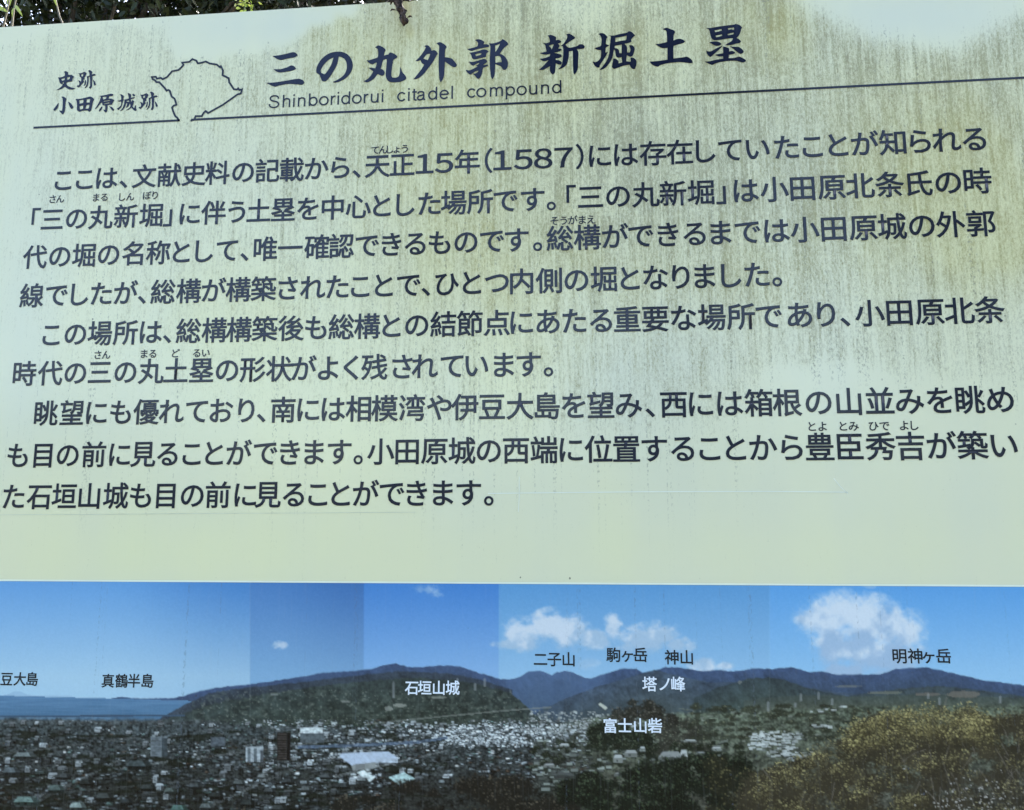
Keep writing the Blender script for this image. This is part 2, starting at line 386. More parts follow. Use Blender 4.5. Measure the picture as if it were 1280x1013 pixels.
# ---- brush lettering of the heading, traced stroke outlines
def smooth_poly(P, sub=4):
    P = np.array(P, float); n = len(P); out = []
    T = np.zeros_like(P)
    for q in range(n):
        a, b, c = P[q - 1], P[q], P[(q + 1) % n]
        u, v = b - a, c - b
        lu, lv = np.linalg.norm(u), np.linalg.norm(v)
        cosv = u @ v / (lu * lv + 1e-9)
        if cosv > .25:
            d = u / lu + v / lv; T[q] = d / np.linalg.norm(d) * min(lu, lv) * (1 if cosv > .6 else .6)
    for q in range(n):
        p0, p1, m0, m1 = P[q], P[(q + 1) % n], T[q], T[(q + 1) % n]
        for s in range(sub):
            t = s / sub
            out.append((2 * t**3 - 3 * t**2 + 1) * p0 + (t**3 - 2 * t**2 + t) * m0 + (-2 * t**3 + 3 * t**2) * p1 + (t**3 - t**2) * m1)
    return np.array(out)
def brush(name, shapes, mat, parent, y0=-.0004):
    """shapes: (ox, oy, scale, [outlines]); outlines inside others cut holes"""
    cu = bpy.data.curves.new(name, 'CURVE'); cu.dimensions = '2D'; cu.fill_mode = 'FRONT'
    for ox, oy, sc, outs in shapes:
        for P in outs:
            Q = smooth_poly(P)
            sp = cu.splines.new('POLY'); sp.points.add(len(Q) - 1); sp.use_cyclic_u = True
            for a, b in zip(sp.points, Q):
                X, Z = board(ox + b[0] * sc, oy + b[1] * sc); a.co = (X, Z, 0, 1)
    ob = bpy.data.objects.new(name, cu); COL.objects.link(ob)
    bpy.context.view_layer.update()
    me = bpy.data.meshes.new_from_object(ob.evaluated_get(bpy.context.evaluated_depsgraph_get()))
    v = np.empty(len(me.vertices) * 3, np.float32); me.vertices.foreach_get('co', v); v = v.reshape(-1, 3)
    me.calc_loop_triangles(); t = np.empty(len(me.loop_triangles) * 3, np.int32); me.loop_triangles.foreach_get('vertices', t)
    bpy.data.objects.remove(ob); bpy.data.curves.remove(cu); bpy.data.meshes.remove(me)
    # a thin film with a front and a rim
    P = np.stack([v[:, 0], np.full(len(v), y0), v[:, 1]], -1)
    return mesh_np(name, P, t.reshape(-1, 3), mat, parent, OFF)
B_san = (320, 30, .1328, [[(155,305),(230,295),(300,280),(345,268),(375,275),(393,297),(370,315),(300,328),(235,342),(205,335)],
 [(165,428),(230,428),(290,412),(330,393),(360,400),(380,425),(350,440),(270,455),(210,458)],
 [(97,557),(180,552),(290,535),(400,518),(440,530),(455,553),(435,575),(390,572),(300,568),(220,582),(175,593)]])
B_no = (320, 30, .1328, [[(780,263),(840,275),(890,320),(912,390),(895,455),(850,510),(780,548),(735,555),(725,548),(780,520),(830,480),(855,420),(850,360),(825,325),(780,308),(778,320),(765,380),(735,440),(690,510),(655,543),(625,540),(608,505),(595,478),(570,462),(568,430),(585,380),(630,320),(700,275)],
 [(730,318),(680,345),(630,400),(610,440),(615,462),(648,475),(690,420),(715,370)]])
B_maru = (455, 45, .0625, [[(220,235),(285,195),(350,215),(415,255),(435,290),(415,330),(400,400),(440,385),(490,370),(520,335),(580,350),(640,385),(668,420),(650,450),(595,480),(575,550),(555,700),(550,800),(570,835),(640,838),(690,815),(715,760),(722,625),(740,650),(770,730),(830,800),(848,850),(820,885),(740,920),(640,932),(530,928),(470,890),(435,800),(445,640),(460,465),(385,490),(360,580),(335,665),(380,680),(415,735),(400,780),(370,803),(310,785),(275,770),(210,850),(130,910),(60,935),(0,915),(10,900),(80,860),(150,780),(185,715),(140,680),(90,645),(150,640),(225,655),(245,600),(255,535),(215,550),(175,575),(110,550),(50,495),(110,490),(200,460),(275,430),(285,330),(270,265)]])
B_soto = (510, 45, .0625, [[(325,210),(370,190),(410,200),(455,250),(475,305),(520,288),(570,315),(595,360),(570,400),(520,490),(470,570),(400,660),(330,750),(250,825),(180,865),(110,872),(200,760),(270,670),(325,578),(280,550),(250,490),(190,508),(150,505),(220,440),(290,350),(335,280),(360,230)],
 [(385,370),(445,365),(430,420),(395,490),(350,475),(310,455),(345,410)],
 [(568,152),(635,130),(700,155),(760,200),(775,235),(750,270),(740,330),(738,430),(810,440),(880,460),(940,525),(980,585),(965,620),(925,632),(870,610),(800,560),(738,520),(735,620),(725,780),(700,870),(655,935),(630,880),(620,760),(612,600),(615,400),(622,205)]])
B_kuruwa = (575, 40, .0625, [[(300,170),(360,150),(430,165),(490,205),(470,255),(530,250),(580,270),(575,310),(520,315),(420,335),(330,355),(240,385),(190,375),(140,345),(230,330),(350,290),(360,235),(345,200)],
 [(185,420),(260,410),(370,385),(470,355),(530,365),(575,395),(530,440),(520,500),(480,515),(400,530),(320,552),(265,550),(240,520),(220,460)], [(305,455),(350,440),(430,430),(420,460),(320,490)],
 [(175,595),(240,605),(340,585),(430,555),(490,545),(535,570),(545,605),(500,640),(455,672),(510,662),(555,655),(560,680),(500,710),(460,735),(450,800),(430,870),(395,930),(360,945),(330,920),(290,870),(255,845),(320,830),(360,800),(370,780),(300,800),(215,860),(160,830),(118,780),(130,760),(180,775),(260,745),(350,700),(320,680),(380,640),(385,620),(330,645),(260,680),(210,650)],
 [(580,230),(650,235),(740,215),(820,180),(850,150),(910,180),(955,225),(965,260),(910,300),(850,365),(800,440),(870,475),(930,540),(960,620),(955,690),(930,745),(890,765),(855,750),(820,695),(760,670),(705,650),(702,760),(690,880),(645,958),(620,900),(605,780),(595,600),(605,400),(605,290)],
 [(705,280),(760,260),(805,240),(760,330),(708,410)], [(707,497),(750,485),(795,492),(825,540),(832,612),(770,612),(709,625)]])
B_shin = (670, 38, .05922, [[(240,120),(300,100),(360,115),(425,150),(420,215),(480,205),(540,245),(510,270),(462,287),(500,325),(470,390),(530,395),(545,420),(500,450),(382,478),(470,500),(530,520),(545,560),(500,585),(415,600),(420,630),(490,640),(546,680),(530,730),(470,725),(420,700),(410,800),(400,900),(355,940),(310,900),(290,830),(300,760),(230,800),(150,840),(60,840),(150,760),(270,630),(180,660),(120,640),(75,605),(180,590),(290,550),(300,500),(220,520),(140,510),(75,485),(150,470),(225,450),(205,370),(190,310),(135,275),(220,275),(290,250),(285,190),(265,140)],
 [(270,330),(360,300),(375,310),(330,410),(310,370)],
 [(635,95),(700,75),(780,120),(830,160),(800,190),(730,230),(620,310),(690,370),(780,360),(870,335),(920,300),(990,305),(1030,350),(1010,390),(940,400),(860,405),(895,460),(890,650),(885,800),(860,880),(810,940),(790,900),(780,750),(778,560),(778,435),(695,450),(690,560),(665,680),(630,750),(560,800),(480,828),(470,820),(530,760),(560,650),(575,500),(570,350),(524,330),(580,290),(640,200),(660,130)]])
B_hori = (738, 34, .05922, [[(165,155),(230,130),(300,150),(360,215),(340,250),(330,360),(395,385),(388,402),(325,440),(318,550),(375,520),(340,590),(260,720),(200,810),(190,855),(150,858),(90,820),(50,740),(60,730),(110,745),(170,710),(220,640),(225,490),(150,485),(80,450),(160,425),(220,400),(235,300),(225,215),(200,175)],
 [(385,180),(480,185),(620,150),(760,125),(820,92),(880,115),(945,180),(900,220),(860,270),(870,310),(820,335),(720,358),(770,420),(775,540),(830,540),(845,480),(815,395),(870,385),(930,440),(925,520),(890,610),(840,630),(770,600),(755,725),(840,735),(850,720),(845,650),(900,650),(970,710),(965,820),(940,885),(900,890),(850,850),(830,800),(700,820),(560,870),(500,888),(455,850),(470,760),(480,670),(530,670),(590,720),(595,770),(670,750),(660,640),(580,650),(540,620),(520,500),(495,480),(470,620),(420,740),(330,850),(250,900),(190,910),(260,830),(350,700),(395,560),(410,400),(425,260),(430,205)],
 [(525,230),(640,215),(765,185),(750,275),(640,295),(530,320)], [(512,400),(660,375),(660,555),(610,555),(600,490),(560,455),(517,450)]])
B_do = (806, 30, .05922, [[(375,120),(450,85),(530,110),(620,145),(640,180),(610,240),(605,355),(680,325),(750,320),(820,345),(848,375),(820,405),(700,440),(608,475),(605,735),(720,720),(840,705),(870,695),(930,715),(990,765),(1012,810),(1000,830),(940,832),(850,820),(720,812),(560,825),(430,845),(320,880),(280,908),(220,895),(150,860),(100,800),(200,795),(330,780),(475,760),(480,510),(380,518),(310,490),(220,432),(330,420),(470,385),(465,220),(450,150)]])
B_rui = (875, 26, .05922, [[(115,160),(220,158),(380,130),(600,100),(710,90),(750,75),(830,95),(890,150),(870,185),(850,260),(810,330),(770,366),(840,410),(862,445),(840,475),(760,490),(640,520),(530,520),(590,480),(670,430),(695,372),(560,385),(420,410),(300,415),(245,380),(215,290),(190,200)],
 [(305,210),(450,182),(462,215),(320,248)], [(325,320),(462,292),(468,325),(342,355)], [(585,165),(715,150),(720,185),(700,200),(660,185),(600,200)], [(580,285),(715,252),(705,290),(590,315)],
 [(195,465),(270,445),(360,443),(430,470),(455,500),(410,530),(340,535),(280,510)],
 [(130,635),(170,650),(230,650),(340,590),(475,530),(430,590),(330,680),(260,740),(215,770),(170,735),(140,690)],
 [(625,545),(720,555),(820,560),(890,610),(922,655),(895,695),(850,705),(790,670),(700,600)],
 [(485,550),(540,560),(610,590),(615,655),(680,643),(730,665),(740,690),(700,710),(608,725),(605,795),(720,790),(790,770),(830,762),(900,795),(960,830),(975,860),(910,885),(860,880),(790,855),(680,850),(540,860),(400,885),(300,915),(260,938),(200,920),(95,868),(200,860),(330,830),(490,805),(485,755),(400,760),(310,725),(380,710),(490,690)]])
_s = 60 / 1013
B_shi = (65, 85, _s, [[(255,90),(290,70),(345,100),(340,145),(390,155),(410,145),(470,190),(440,230),(425,290),(350,300),(310,320),(310,350),(340,385),(410,415),(500,435),(450,458),(370,460),(310,430),(275,400),(220,440),(160,465),(90,470),(150,440),(210,385),(235,355),(175,330),(155,270),(130,205),(200,200),(270,170),(275,120)],
 [(200,240),(270,218),(265,260),(215,275)], [(330,205),(385,195),(370,240),(320,255)], [(218,315),(255,308),(250,335),(228,335)]])
B_ato = (65, 85, _s, [[(555,115),(620,115),(690,85),(735,115),(712,178),(690,200),(690,245),(660,255),(680,290),(640,340),(590,400),(570,420),(525,395),(540,375),(570,370),(580,330),(555,265),(600,280),(615,310),(620,250),(615,210),(590,190),(580,140)], [(620,145),(665,130),(655,180),(625,185)],
 [(765,65),(800,50),(855,90),(840,145),(900,130),(932,155),(890,170),(857,178),(857,240),(850,300),(848,400),(815,445),(780,425),(805,380),(805,280),(802,190),(780,195),(775,300),(750,390),(700,437),(690,430),(730,360),(745,280),(740,200),(738,182),(790,165),(790,110)],
 [(700,270),(722,262),(718,330),(700,370),(670,385),(690,330)], [(868,250),(905,290),(930,355),(905,382),(885,350)]])
B_ko = (65, 85, _s, [[(200,615),(240,608),(310,655),(295,710),(285,820),(270,930),(235,990),(200,965),(150,900),(215,910),(225,820),(230,700),(225,650)], [(140,740),(145,780),(120,860),(70,905),(40,910),(35,880),(70,830)], [(340,715),(400,750),(455,830),(440,860),(410,872),(375,820)]])
B_ta = (65, 85, _s, [[(500,660),(600,655),(720,630),(820,610),(895,665),(870,720),(850,810),(830,900),(790,930),(750,905),(650,910),(580,930),(530,895),(530,780),(520,700)], [(580,690),(665,675),(660,740),(585,760)], [(735,670),(808,660),(800,735),(730,735)], [(585,815),(660,795),(655,865),(590,880)], [(730,795),(795,780),(775,860),(710,862)]])
B_hara = (118, 110, .0390625, [[(160,265),(260,250),(400,225),(520,190),(610,210),(605,250),(550,270),(470,274),(470,320),(460,360),(540,345),(645,400),(600,470),(560,545),(500,550),(430,560),(425,640),(410,760),(370,795),(330,770),(285,700),(350,705),(355,570),(270,560),(245,470),(200,500),(110,620),(30,690),(20,680),(90,570),(170,430),(210,290)],
 [(265,300),(385,285),(375,350),(290,380)], [(300,425),(500,395),(510,410),(310,450)], [(310,505),(500,470),(495,490),(320,525)],
 [(250,590),(260,640),(220,720),(170,765),(145,745),(170,680)], [(475,590),(560,620),(635,690),(620,735),(590,740),(540,690)]])
B_jo = (143, 108, .046875, [[(155,225),(180,215),(255,265),(235,350),(262,362),(235,400),(210,500),(190,560),(150,600),(125,645),(60,605),(130,560),(180,500),(185,410),(120,415),(85,390),(180,365),(180,280)],
 [(275,362),(330,350),(385,330),(375,260),(355,185),(400,195),(450,230),(440,310),(545,295),(555,310),(500,335),(440,350),(455,430),(480,370),(535,400),(510,470),(490,540),(530,590),(555,520),(575,510),(580,580),(600,640),(560,665),(500,625),(455,570),(400,620),(330,650),(310,645),(390,590),(430,530),(412,455),(390,520),(345,570),(300,575),(330,530),(345,460),(320,450),(290,540),(240,620),(170,670),(160,660),(220,580),(260,470),(270,400)],
 [(330,395),(395,385),(400,415),(330,420)], [(475,225),(520,210),(560,240),(540,275),(505,265)]])

TITLE = [B_san, B_no, B_maru, B_soto, B_kuruwa, B_shin, B_hori, B_do, B_rui]
for _t in (TITLE[:5], TITLE[5:]): tag(brush('title_text', _t, INKT, sign), 'large brush style heading along the top of the board')
SITE = [B_shi, B_ato, B_ko, B_ta, B_hara, B_jo, (B_ato[0] + 77.2, B_ato[1] + 26.9, B_ato[2], B_ato[3])]
tag(brush('site_text', SITE, INKT, sign), 'small brush lettering in two rows left of the castle outline')

# ---- line work: ribbons on the board
def ribbon(paths, w, y0=-.0004, closed=False):
    VV, FF, n = [], [], 0
    for q, P in enumerate(paths):
        P = np.array(P, float)
        d = np.gradient(P, axis=0); d /= np.linalg.norm(d, axis=1)[:, None] + 1e-12
        # mitre: average the directions of the two neighbouring segments
        sg = np.diff(P, axis=0); sg /= np.linalg.norm(sg, axis=1)[:, None] + 1e-12
        N = np.zeros_like(P)
        for r in range(len(P)):
            a = sg[max(r - 1, 0)]; b = sg[min(r, len(sg) - 1)]
            t = a + b
            if np.linalg.norm(t) < .3: t = a
            t /= np.linalg.norm(t); nn = np.array([-t[1], t[0]])
            N[r] = nn / max(nn @ np.array([-a[1], a[0]]), .6)
        L, R = P + N * w / 2, P - N * w / 2
        yy = y0 - q * .000012
        VV.append(np.stack([np.r_[L[:, 0], R[:, 0]], np.full(2 * len(P), yy), np.r_[L[:, 1], R[:, 1]]], -1))
        m = len(P); r = np.arange(m - 1)
        FF.append(np.stack([r, r + m, r + m + 1, r + 1], 1) + n); n += 2 * m
    return np.concatenate(VV), np.concatenate(FF)
def crp(P, sub=6):
    P = np.array(P, float); Q = np.vstack([2 * P[0] - P[1], P, 2 * P[-1] - P[-2]]); out = []
    for q in range(1, len(Q) - 2):
        a, b, c, d = Q[q - 1], Q[q], Q[q + 1], Q[q + 2]
        for s in range(sub):
            t = s / sub
            out.append(.5 * (2 * b + (c - a) * t + (2 * a - 5 * b + 4 * c - d) * t**2 + (3 * b - a - 3 * c + d) * t**3))
    out.append(P[-1]); return np.array(out)
castle = [(400,885),(375,845),(350,825),(325,765),(310,715),(330,690),(365,680),(352,630),(340,600),(305,575),(280,500),(260,490),(240,500),(215,465),(145,390),(110,390),(90,365),(60,350),(50,325),(100,320),(115,345),(165,335),(190,352),(245,325),(310,250),(390,235),(430,200),(455,170),(440,140),(530,130),(570,95),(620,115),(640,150),(690,140),(740,125),(790,150),(880,165),(925,200),(935,185),(960,240),(955,300),(1035,340),(1040,390),(1100,480),(1140,485),(1155,470),(1170,490),(1205,482),(1190,535),(1150,545),(960,680),(770,785),(740,760),(715,780),(690,825),(610,825),(595,870),(545,885)]
cp = [board(185 + x * .09766, 65 + y * .09766) for x, y in castle]
V, F = ribbon([cp], .0026)
mesh_np('castle_outline', V, F, INK, sign, OFF)
xr = BX1 - .05
a = np.array(board(42, 160)); b = np.array(board(1280, 97.5)); e = a + (b - a) * (xr - a[0]) / (b[0] - a[0])
c1 = a + (b - a) * ((board(225, 151)[0] - a[0]) / (b[0] - a[0])); c2 = a + (b - a) * ((board(239, 151)[0] - a[0]) / (b[0] - a[0]))
V, F = ribbon([[a, c1], [c2, e]], .0029)
mesh_np('header_rule', V, F, INK, sign, OFF)

def ell(cx, cy, rx, ry, a0, a1, n=20):
    t = np.radians(np.linspace(a0, a1, n)); return np.stack([cx + rx * np.cos(t), cy + ry * np.sin(t)], -1)
arch = lambda x0, x1: crp([(x0, .31), (x0 + .03, .42), (x0 + .11, .482), (x0 + .2, .487), (x1 - .035, .45), (x1, .35), (x1, .18), (x1, 0)])
LAT = {'S': [crp([(.555, .51), (.54, .60), (.45, .675), (.33, .69), (.17, .655), (.115, .55), (.17, .445), (.33, .385), (.5, .325), (.58, .21), (.53, .09), (.38, .03), (.22, .04), (.11, .11), (.08, .23)])],
       'h': [[(.07, 0), (.07, .72)], arch(.07, .405)], 'n': [[(.07, 0), (.07, .523)], arch(.07, .405)],
       'u': [[(.405, 0), (.405, .523)], crp([(.405, .21), (.37, .10), (.29, .04), (.2, .036), (.11, .07), (.07, .17), (.07, .35), (.07, .523)])],
       'i': [[(.07, 0), (.07, .523)], [(.07, .625), (.07, .72)]], 'l': [[(.07, 0), (.07, .72)]],
       'b': [[(.07, 0), (.07, .72)], ell(.27, .26, .2, .225, -180, 180, 30)], 'd': [[(.46, 0), (.46, .72)], ell(.26, .26, .2, .225, 0, 360, 30)],
       'p': [[(.07, -.2), (.07, .523)], ell(.27, .26, .2, .225, -180, 180, 30)], 'o': [ell(.27, .26, .225, .228, 0, 360, 32)],
       'c': [ell(.26, .26, .2, .226, 35, 325, 26)], 'e': [[(.05, .27), (.475, .27)], ell(.26, .26, .213, .226, 3, 322, 28)],
       'r': [[(.07, 0), (.07, .523)], crp([(.07, .28), (.10, .40), (.18, .475), (.28, .485)])],
       't': [crp([(.13, .66), (.13, .5), (.13, .15), (.15, .06), (.21, .035), (.265, .045)]), [(.02, .487), (.265, .487)]],
       'a': [crp([(.08, .37), (.12, .455), (.24, .49), (.35, .46), (.39, .38), (.39, .2), (.39, .1), (.415, .045), (.47, .035)]), crp([(.39, .31), (.25, .275), (.12, .235), (.07, .14), (.11, .055), (.21, .033), (.32, .07), (.39, .17)])],
       'm': [[(.07, 0), (.07, .523)], arch(.07, .37), arch(.37, .67)]}
ENG = 'Shinboridorui citadel compound'.replace(' ', '')
EX = [342.5, 358, 367.2, 377, 391.4, 404.7, 416.7, 422.7, 432, 446, 458, 468.3, 478.1, 501.6, 511, 518, 526.7, 540.8, 555.3, 565.2, 589.2, 601.7, 620.5, 638, 652.2, 666.6, 681.4, 696]
VV, FF, n = [], [], 0
for c, x in zip(ENG, EX):
    em = .0243
    ps = [np.array(p, float) for p in LAT[c]]
    al = np.concatenate(ps); cx = (al[:, 0].min() + al[:, 0].max()) / 2
    X, Z = board(x, 135.3 - .0517 * (x - 342.5))
    V, F = ribbon([np.stack([X + (p[:, 0] - cx) * em, Z + p[:, 1] * em], -1) for p in ps], .0021)
    VV.append(V); FF.append(F + n); n += len(V)
mesh_np('romanized_text', np.concatenate(VV), np.concatenate(FF), INK, sign, OFF)

# ------------------------------------------------------------------ the printed panorama: its inks are mixed on a sheet in sign marks
QX0, QX1, QY0, QY1 = -160, 1470, 720, 1170
QW, QH = QX1 - QX0, QY1 - QY0
def paint():
    Y, X = np.mgrid[QY0:QY1, QX0:QX1].astype(float)
    def C(*c): return np.array(c, float)
    lerp = lambda a, b, t: a * (1 - t[..., None]) + b * t[..., None]
    n1 = fbm(QH, QW, 40, 60, 1, 5); n2 = fbm(QH, QW, 9, 14, 2, 4); n3 = fbm(QH, QW, 2.2, 2.6, 3, 2); n4 = fbm(QH, QW, 5, 6, 4, 3)
    img = np.zeros((QH, QW, 3))
    t = np.clip((Y - 728) / 118, 0, 1)
    pan = [(-200, 313, C(112, 166, 222), C(178, 210, 232)), (313, 455.5, C(84, 132, 193), C(138, 178, 214)), (455.5, 624.5, C(78, 136, 208), C(146, 186, 228)),
           (624.5, 962, C(100, 158, 212), C(158, 198, 230)), (962, 1500, C(100, 164, 226), C(158, 202, 236))]
    for a, b, top, hor in pan:
        m = (X >= a - .5) & (X < b)
        img[m] = lerp(top, hor, t)[m]
    # first exposure is darker on its right side, soft joint
    sh = sstep(X, 120, 313) * (X < 313) * (1 - t * .6)
    img -= sh[..., None] * C(30, 28, 20)
    shb = sstep(X, 330, 455) * ((X >= 313) & (X < 455.5)) * (1 - t * .5)
    img -= shb[..., None] * C(12, 14, 12)
    # clouds of the print
    def cloud(blobs, seed, thr=.5, top=C(222, 227, 237), low=C(178, 200, 222), soft=.34, a=.93, sy=12, sx=16, ymid=None, yspan=30):
        nonlocal img
        d = np.zeros_like(X)
        for cx, cy, rx, ry in blobs:
            d = np.maximum(d, 1 - np.hypot((X - cx) / rx, (Y - cy) / ry))
        nz = fbm(QH, QW, sy, sx, seed, 5, .6)
        m = sstep(d + (nz - .5) * 1.15, thr - soft, thr + soft) * (d > 0) * sstep(d, 0, .12) * a
        lit = sstep(fbm(QH, QW, sy * 1.1, sx, seed + 50, 4) + (0 if ymid is None else -(Y - ymid) / yspan * .35), .30, .68)
        img = img * (1 - m[..., None]) + lerp(low, top, lit) * m[..., None]
    cloud([(652, 793, 32, 26), (690, 782, 36, 26), (712, 790, 40, 28), (742, 797, 34, 22), (765, 786, 16, 22), (795, 800, 40, 22), (822, 797, 44, 24), (845, 806, 30, 16), (640, 806, 30, 8)], 301, .34, ymid=795, yspan=24)
    cloud([(882, 832, 26, 12), (905, 833, 22, 8)], 330, .30, a=.9)
    cloud([(735, 830, 20, 10)], 333, .42, a=.4)
    cloud([(1035, 775, 52, 38), (1052, 766, 46, 34), (1085, 782, 60, 46), (1110, 785, 56, 44), (1075, 812, 62, 40), (1110, 818, 60, 34), (1060, 838, 36, 16), (1128, 790, 36, 40), (1040, 800, 34, 34)], 352, .30, top=C(226, 231, 240), low=C(172, 194, 220), sy=18, sx=20, ymid=788, yspan=50)
    cloud([(535, 737, 26, 9), (546, 741, 12, 10)], 371, .55, a=.5, sy=5, sx=6)
    cloud([(350, 807, 12, 7)], 377, .35, a=.75, sy=5, sx=6)
    cloud([(1085, 733, 12, 5)], 378, .4, a=.5, sy=5, sx=6)
    hgt = np.zeros((QH, QW)); am = 1.0
    for oc in range(5):
        hgt += am * (1 - np.abs(vnoise(QH, QW + 400, 44 / 1.8 ** oc, 38 / 1.8 ** oc, 801 + oc) - .5) * 2)[:, :QW]; am *= .52
    hgt = np.stack([np.roll(hgt[r0], int((r0 - 140) * .5)) for r0 in range(QH)])
    rel = np.clip((np.roll(hgt, -1, 1) - np.roll(hgt, 1, 1)) * 3.2, -1, 1)
    def ridge(pts, colour, seed, rough=1.2, tex=.16, base=None, fade=40, xmax=None):
        pts = np.array(pts, float)
        yy = np.interp(np.arange(QX0, QX1), pts[:, 0], pts[:, 1], left=1e4, right=1e4 if xmax else pts[-1, 1])
        yy = yy + (fbm(1, QW, 4, 5, seed, 3)[0] - .5) * rough * 2
        m = Y > yy[None]
        f = np.clip((Y - yy[None]) / fade, 0, 1)
        base = colour if base is None else base
        cc = lerp(colour, base, f) * (1 + ((n2 - .5) * 1.3 + (n3 - .5) * .8)[..., None] * tex * 2 + (rel * .17 * np.clip((Y - yy[None]) / 5, .2, 1))[..., None])
        edge = np.clip(Y - yy[None], 0, 1)
        img[m] = (img * (1 - edge[..., None]) + cc * edge[..., None])[m]
    ridge([(140, 872.7), (147, 871), (153, 870.5), (165, 872.5), (191, 873), (215, 872), (229, 870), (249, 863.7), (271, 859), (300, 856), (330, 852.6), (361, 848), (384, 844.7), (400, 841), (416, 840), (452, 837.4), (467, 835), (479, 831), (488, 830), (495, 828.6), (502, 831), (508, 833), (524, 834), (550, 831.3), (575, 832.6), (588, 837.4), (607, 843), (626, 848.5), (640, 848.4), (650, 846), (661, 839), (675, 838.6), (684, 841.5), (690, 843.5), (696, 840), (706, 838.2), (716, 840), (731, 847), (739, 848), (768, 838), (780, 835), (796, 836), (803, 840), (818, 838), (831, 833.4), (847, 834), (879, 839), (895, 837), (917, 839), (943, 835), (965, 836), (988, 833.6), (1013, 840), (1026, 839), (1045, 843), (1100, 842.5), (1119, 836), (1140, 834.5), (1160, 834), (1189, 840.6), (1227, 849.5), (1280, 856.5), (1480, 870)],
          C(70, 88, 122), 21, base=C(58, 72, 86), fade=45, rough=.8, tex=.10)
    # sea and island
    sea = (Y > np.interp(X, [-200, 0, 140, 236, 262], [867.5, 869.5, 873.2, 876, 884])) & (X < 252)
    st = np.clip((Y - 870) / 26, 0, 1)
    wav = fbm(QH, QW, 1.2, 40, 9, 2)
    sc = lerp(C(98, 136, 172), C(84, 120, 152), st) + ((wav - .5) * 22)[..., None]
    isl = (Y > 870 - 6 * np.exp(-((X - 22) / 12) ** 2)) & (Y < 871)
    img[isl] = img[isl] * .78 + C(110, 140, 180) * .22
    img[sea] = sc[sea]
    bl_ = (sstep(X, 610, 650) * (1 - sstep(X, 742, 775)) * (Y > 838) * (img[..., 2] < 150) * .5)[..., None]
    img = img * (1 - bl_) + C(96, 122, 160) * bl_
    # dark seaward flank on the left and the valley of blue hills
    ridge([(196, 900), (214, 890), (236, 878), (262, 866), (300, 860), (330, 857), (380, 852), (430, 846), (470, 841), (500, 839), (560, 841), (600, 849), (640, 862)], C(60, 70, 84), 23, base=C(54, 60, 60), fade=30, xmax=1)
    ridge([(655, 905), (672, 890), (690, 880), (720, 868), (745, 858), (775, 850), (800, 842), (818, 836.6), (835, 841), (860, 847), (890, 853), (930, 851), (960, 849), (1000, 857), (1040, 864), (1080, 868), (1140, 863), (1180, 861), (1230, 866), (1290, 872), (1480, 880)], C(70, 84, 102), 25, base=C(72, 82, 82), fade=55, rough=1.0)
    ridge([(868, 872), (900, 858), (935, 848), (962, 846), (985, 851), (1010, 860), (1040, 866), (1070, 874)], C(60, 72, 78), 61, base=C(66, 78, 76), fade=30, xmax=1)
    ridge([(1040, 874), (1080, 866), (1130, 860), (1175, 857), (1215, 861), (1260, 867), (1300, 874)], C(64, 76, 84), 62, base=C(76, 84, 80), fade=24, xmax=1)
    ridge([(930, 874), (1000, 868), (1080, 870), (1160, 867), (1290, 873), (1480, 876)], C(70, 80, 78), 63, base=C(84, 90, 80), fade=16, rough=1.5)
    # near wooded hill
    ridge([(178, 910), (205, 899), (228, 892), (245, 886), (262, 880), (300, 873), (330, 867), (380, 860), (430, 854), (470, 850), (500, 848), (530, 847), (569, 849.5), (607, 857), (639, 865.5), (653, 878), (668, 893), (690, 904), (700, 912)], C(58, 68, 68), 27, base=C(50, 58, 53), fade=50, rough=1.6, tex=.26, xmax=1)
    hill = (Y > 862) & (Y < 908) & (X > 240) & (X < 690) & (img.sum(-1) < 260)
    pat = sstep(n4, .55, .68)
    img[hill] = lerp(img, img * .6 + C(98, 108, 100) * .4, pat)[hill]
    pat2 = sstep(n3, .72, .8) * .7
    img[hill] = lerp(img, C(150, 152, 140), pat2 * .6)[hill]
    # a road along the foot of the hill
    road = np.abs(Y - np.interp(X, [455, 520, 625, 690], [906, 899, 889, 884])) < .9
    road &= (X > 455) & (X < 690)
    img[road] = img[road] * .4 + C(140, 142, 136) * .6
    for hx, hy, hw, hh, c_ in ((486, 886, 5, 3, C(165, 166, 158)), (500, 882, 9, 2.2, C(170, 170, 160)), (548, 872, 9, 1.8, C(160, 160, 150)), (432, 877, 6, 1.6, C(150, 152, 144)), (343, 868, 5, 1.6, C(140, 145, 140)), (1060, 858, 16, 1.6, C(120, 122, 116)), (1105, 866, 22, 2, C(125, 126, 112)), (1160, 868, 16, 2, C(122, 112, 104)), (1205, 868, 22, 4, C(128, 118, 108)), (925, 853, 3, 2, C(130, 132, 128))):
        m = (np.abs(X - hx) / hw) ** 2 + (np.abs(Y - hy) / hh) ** 2 + (n3 - .5) < 1
        img[m] = img[m] * .35 + c_ * .65
    # the plain
    plain_y = np.interp(np.arange(QX0, QX1), [-200, 100, 235, 330, 455, 600, 690, 760, 840, 960, 1100, 1280, 1500], [893, 896, 898, 905, 908, 907, 902, 893, 890, 886, 880, 880, 884]) + (fbm(1, QW, 3, 6, 91, 3)[0] - .5) * 4
    m = Y > plain_y[None]
    tt = np.clip((Y - 890) / 110, 0, 1)
    left = lerp(C(76, 83, 86), C(52, 53, 52), tt)
    right = lerp(C(92, 100, 86), C(70, 70, 62), tt)
    wgt = sstep(X, 640, 760)
    pc = left * (1 - wgt[..., None]) + right * wgt[..., None]
    pc = pc * (1 + ((n4 - .5) * 1.0 + (n3 - .5) * .9)[..., None])
    e = np.clip((Y - plain_y[None]) / 5, 0, 1)
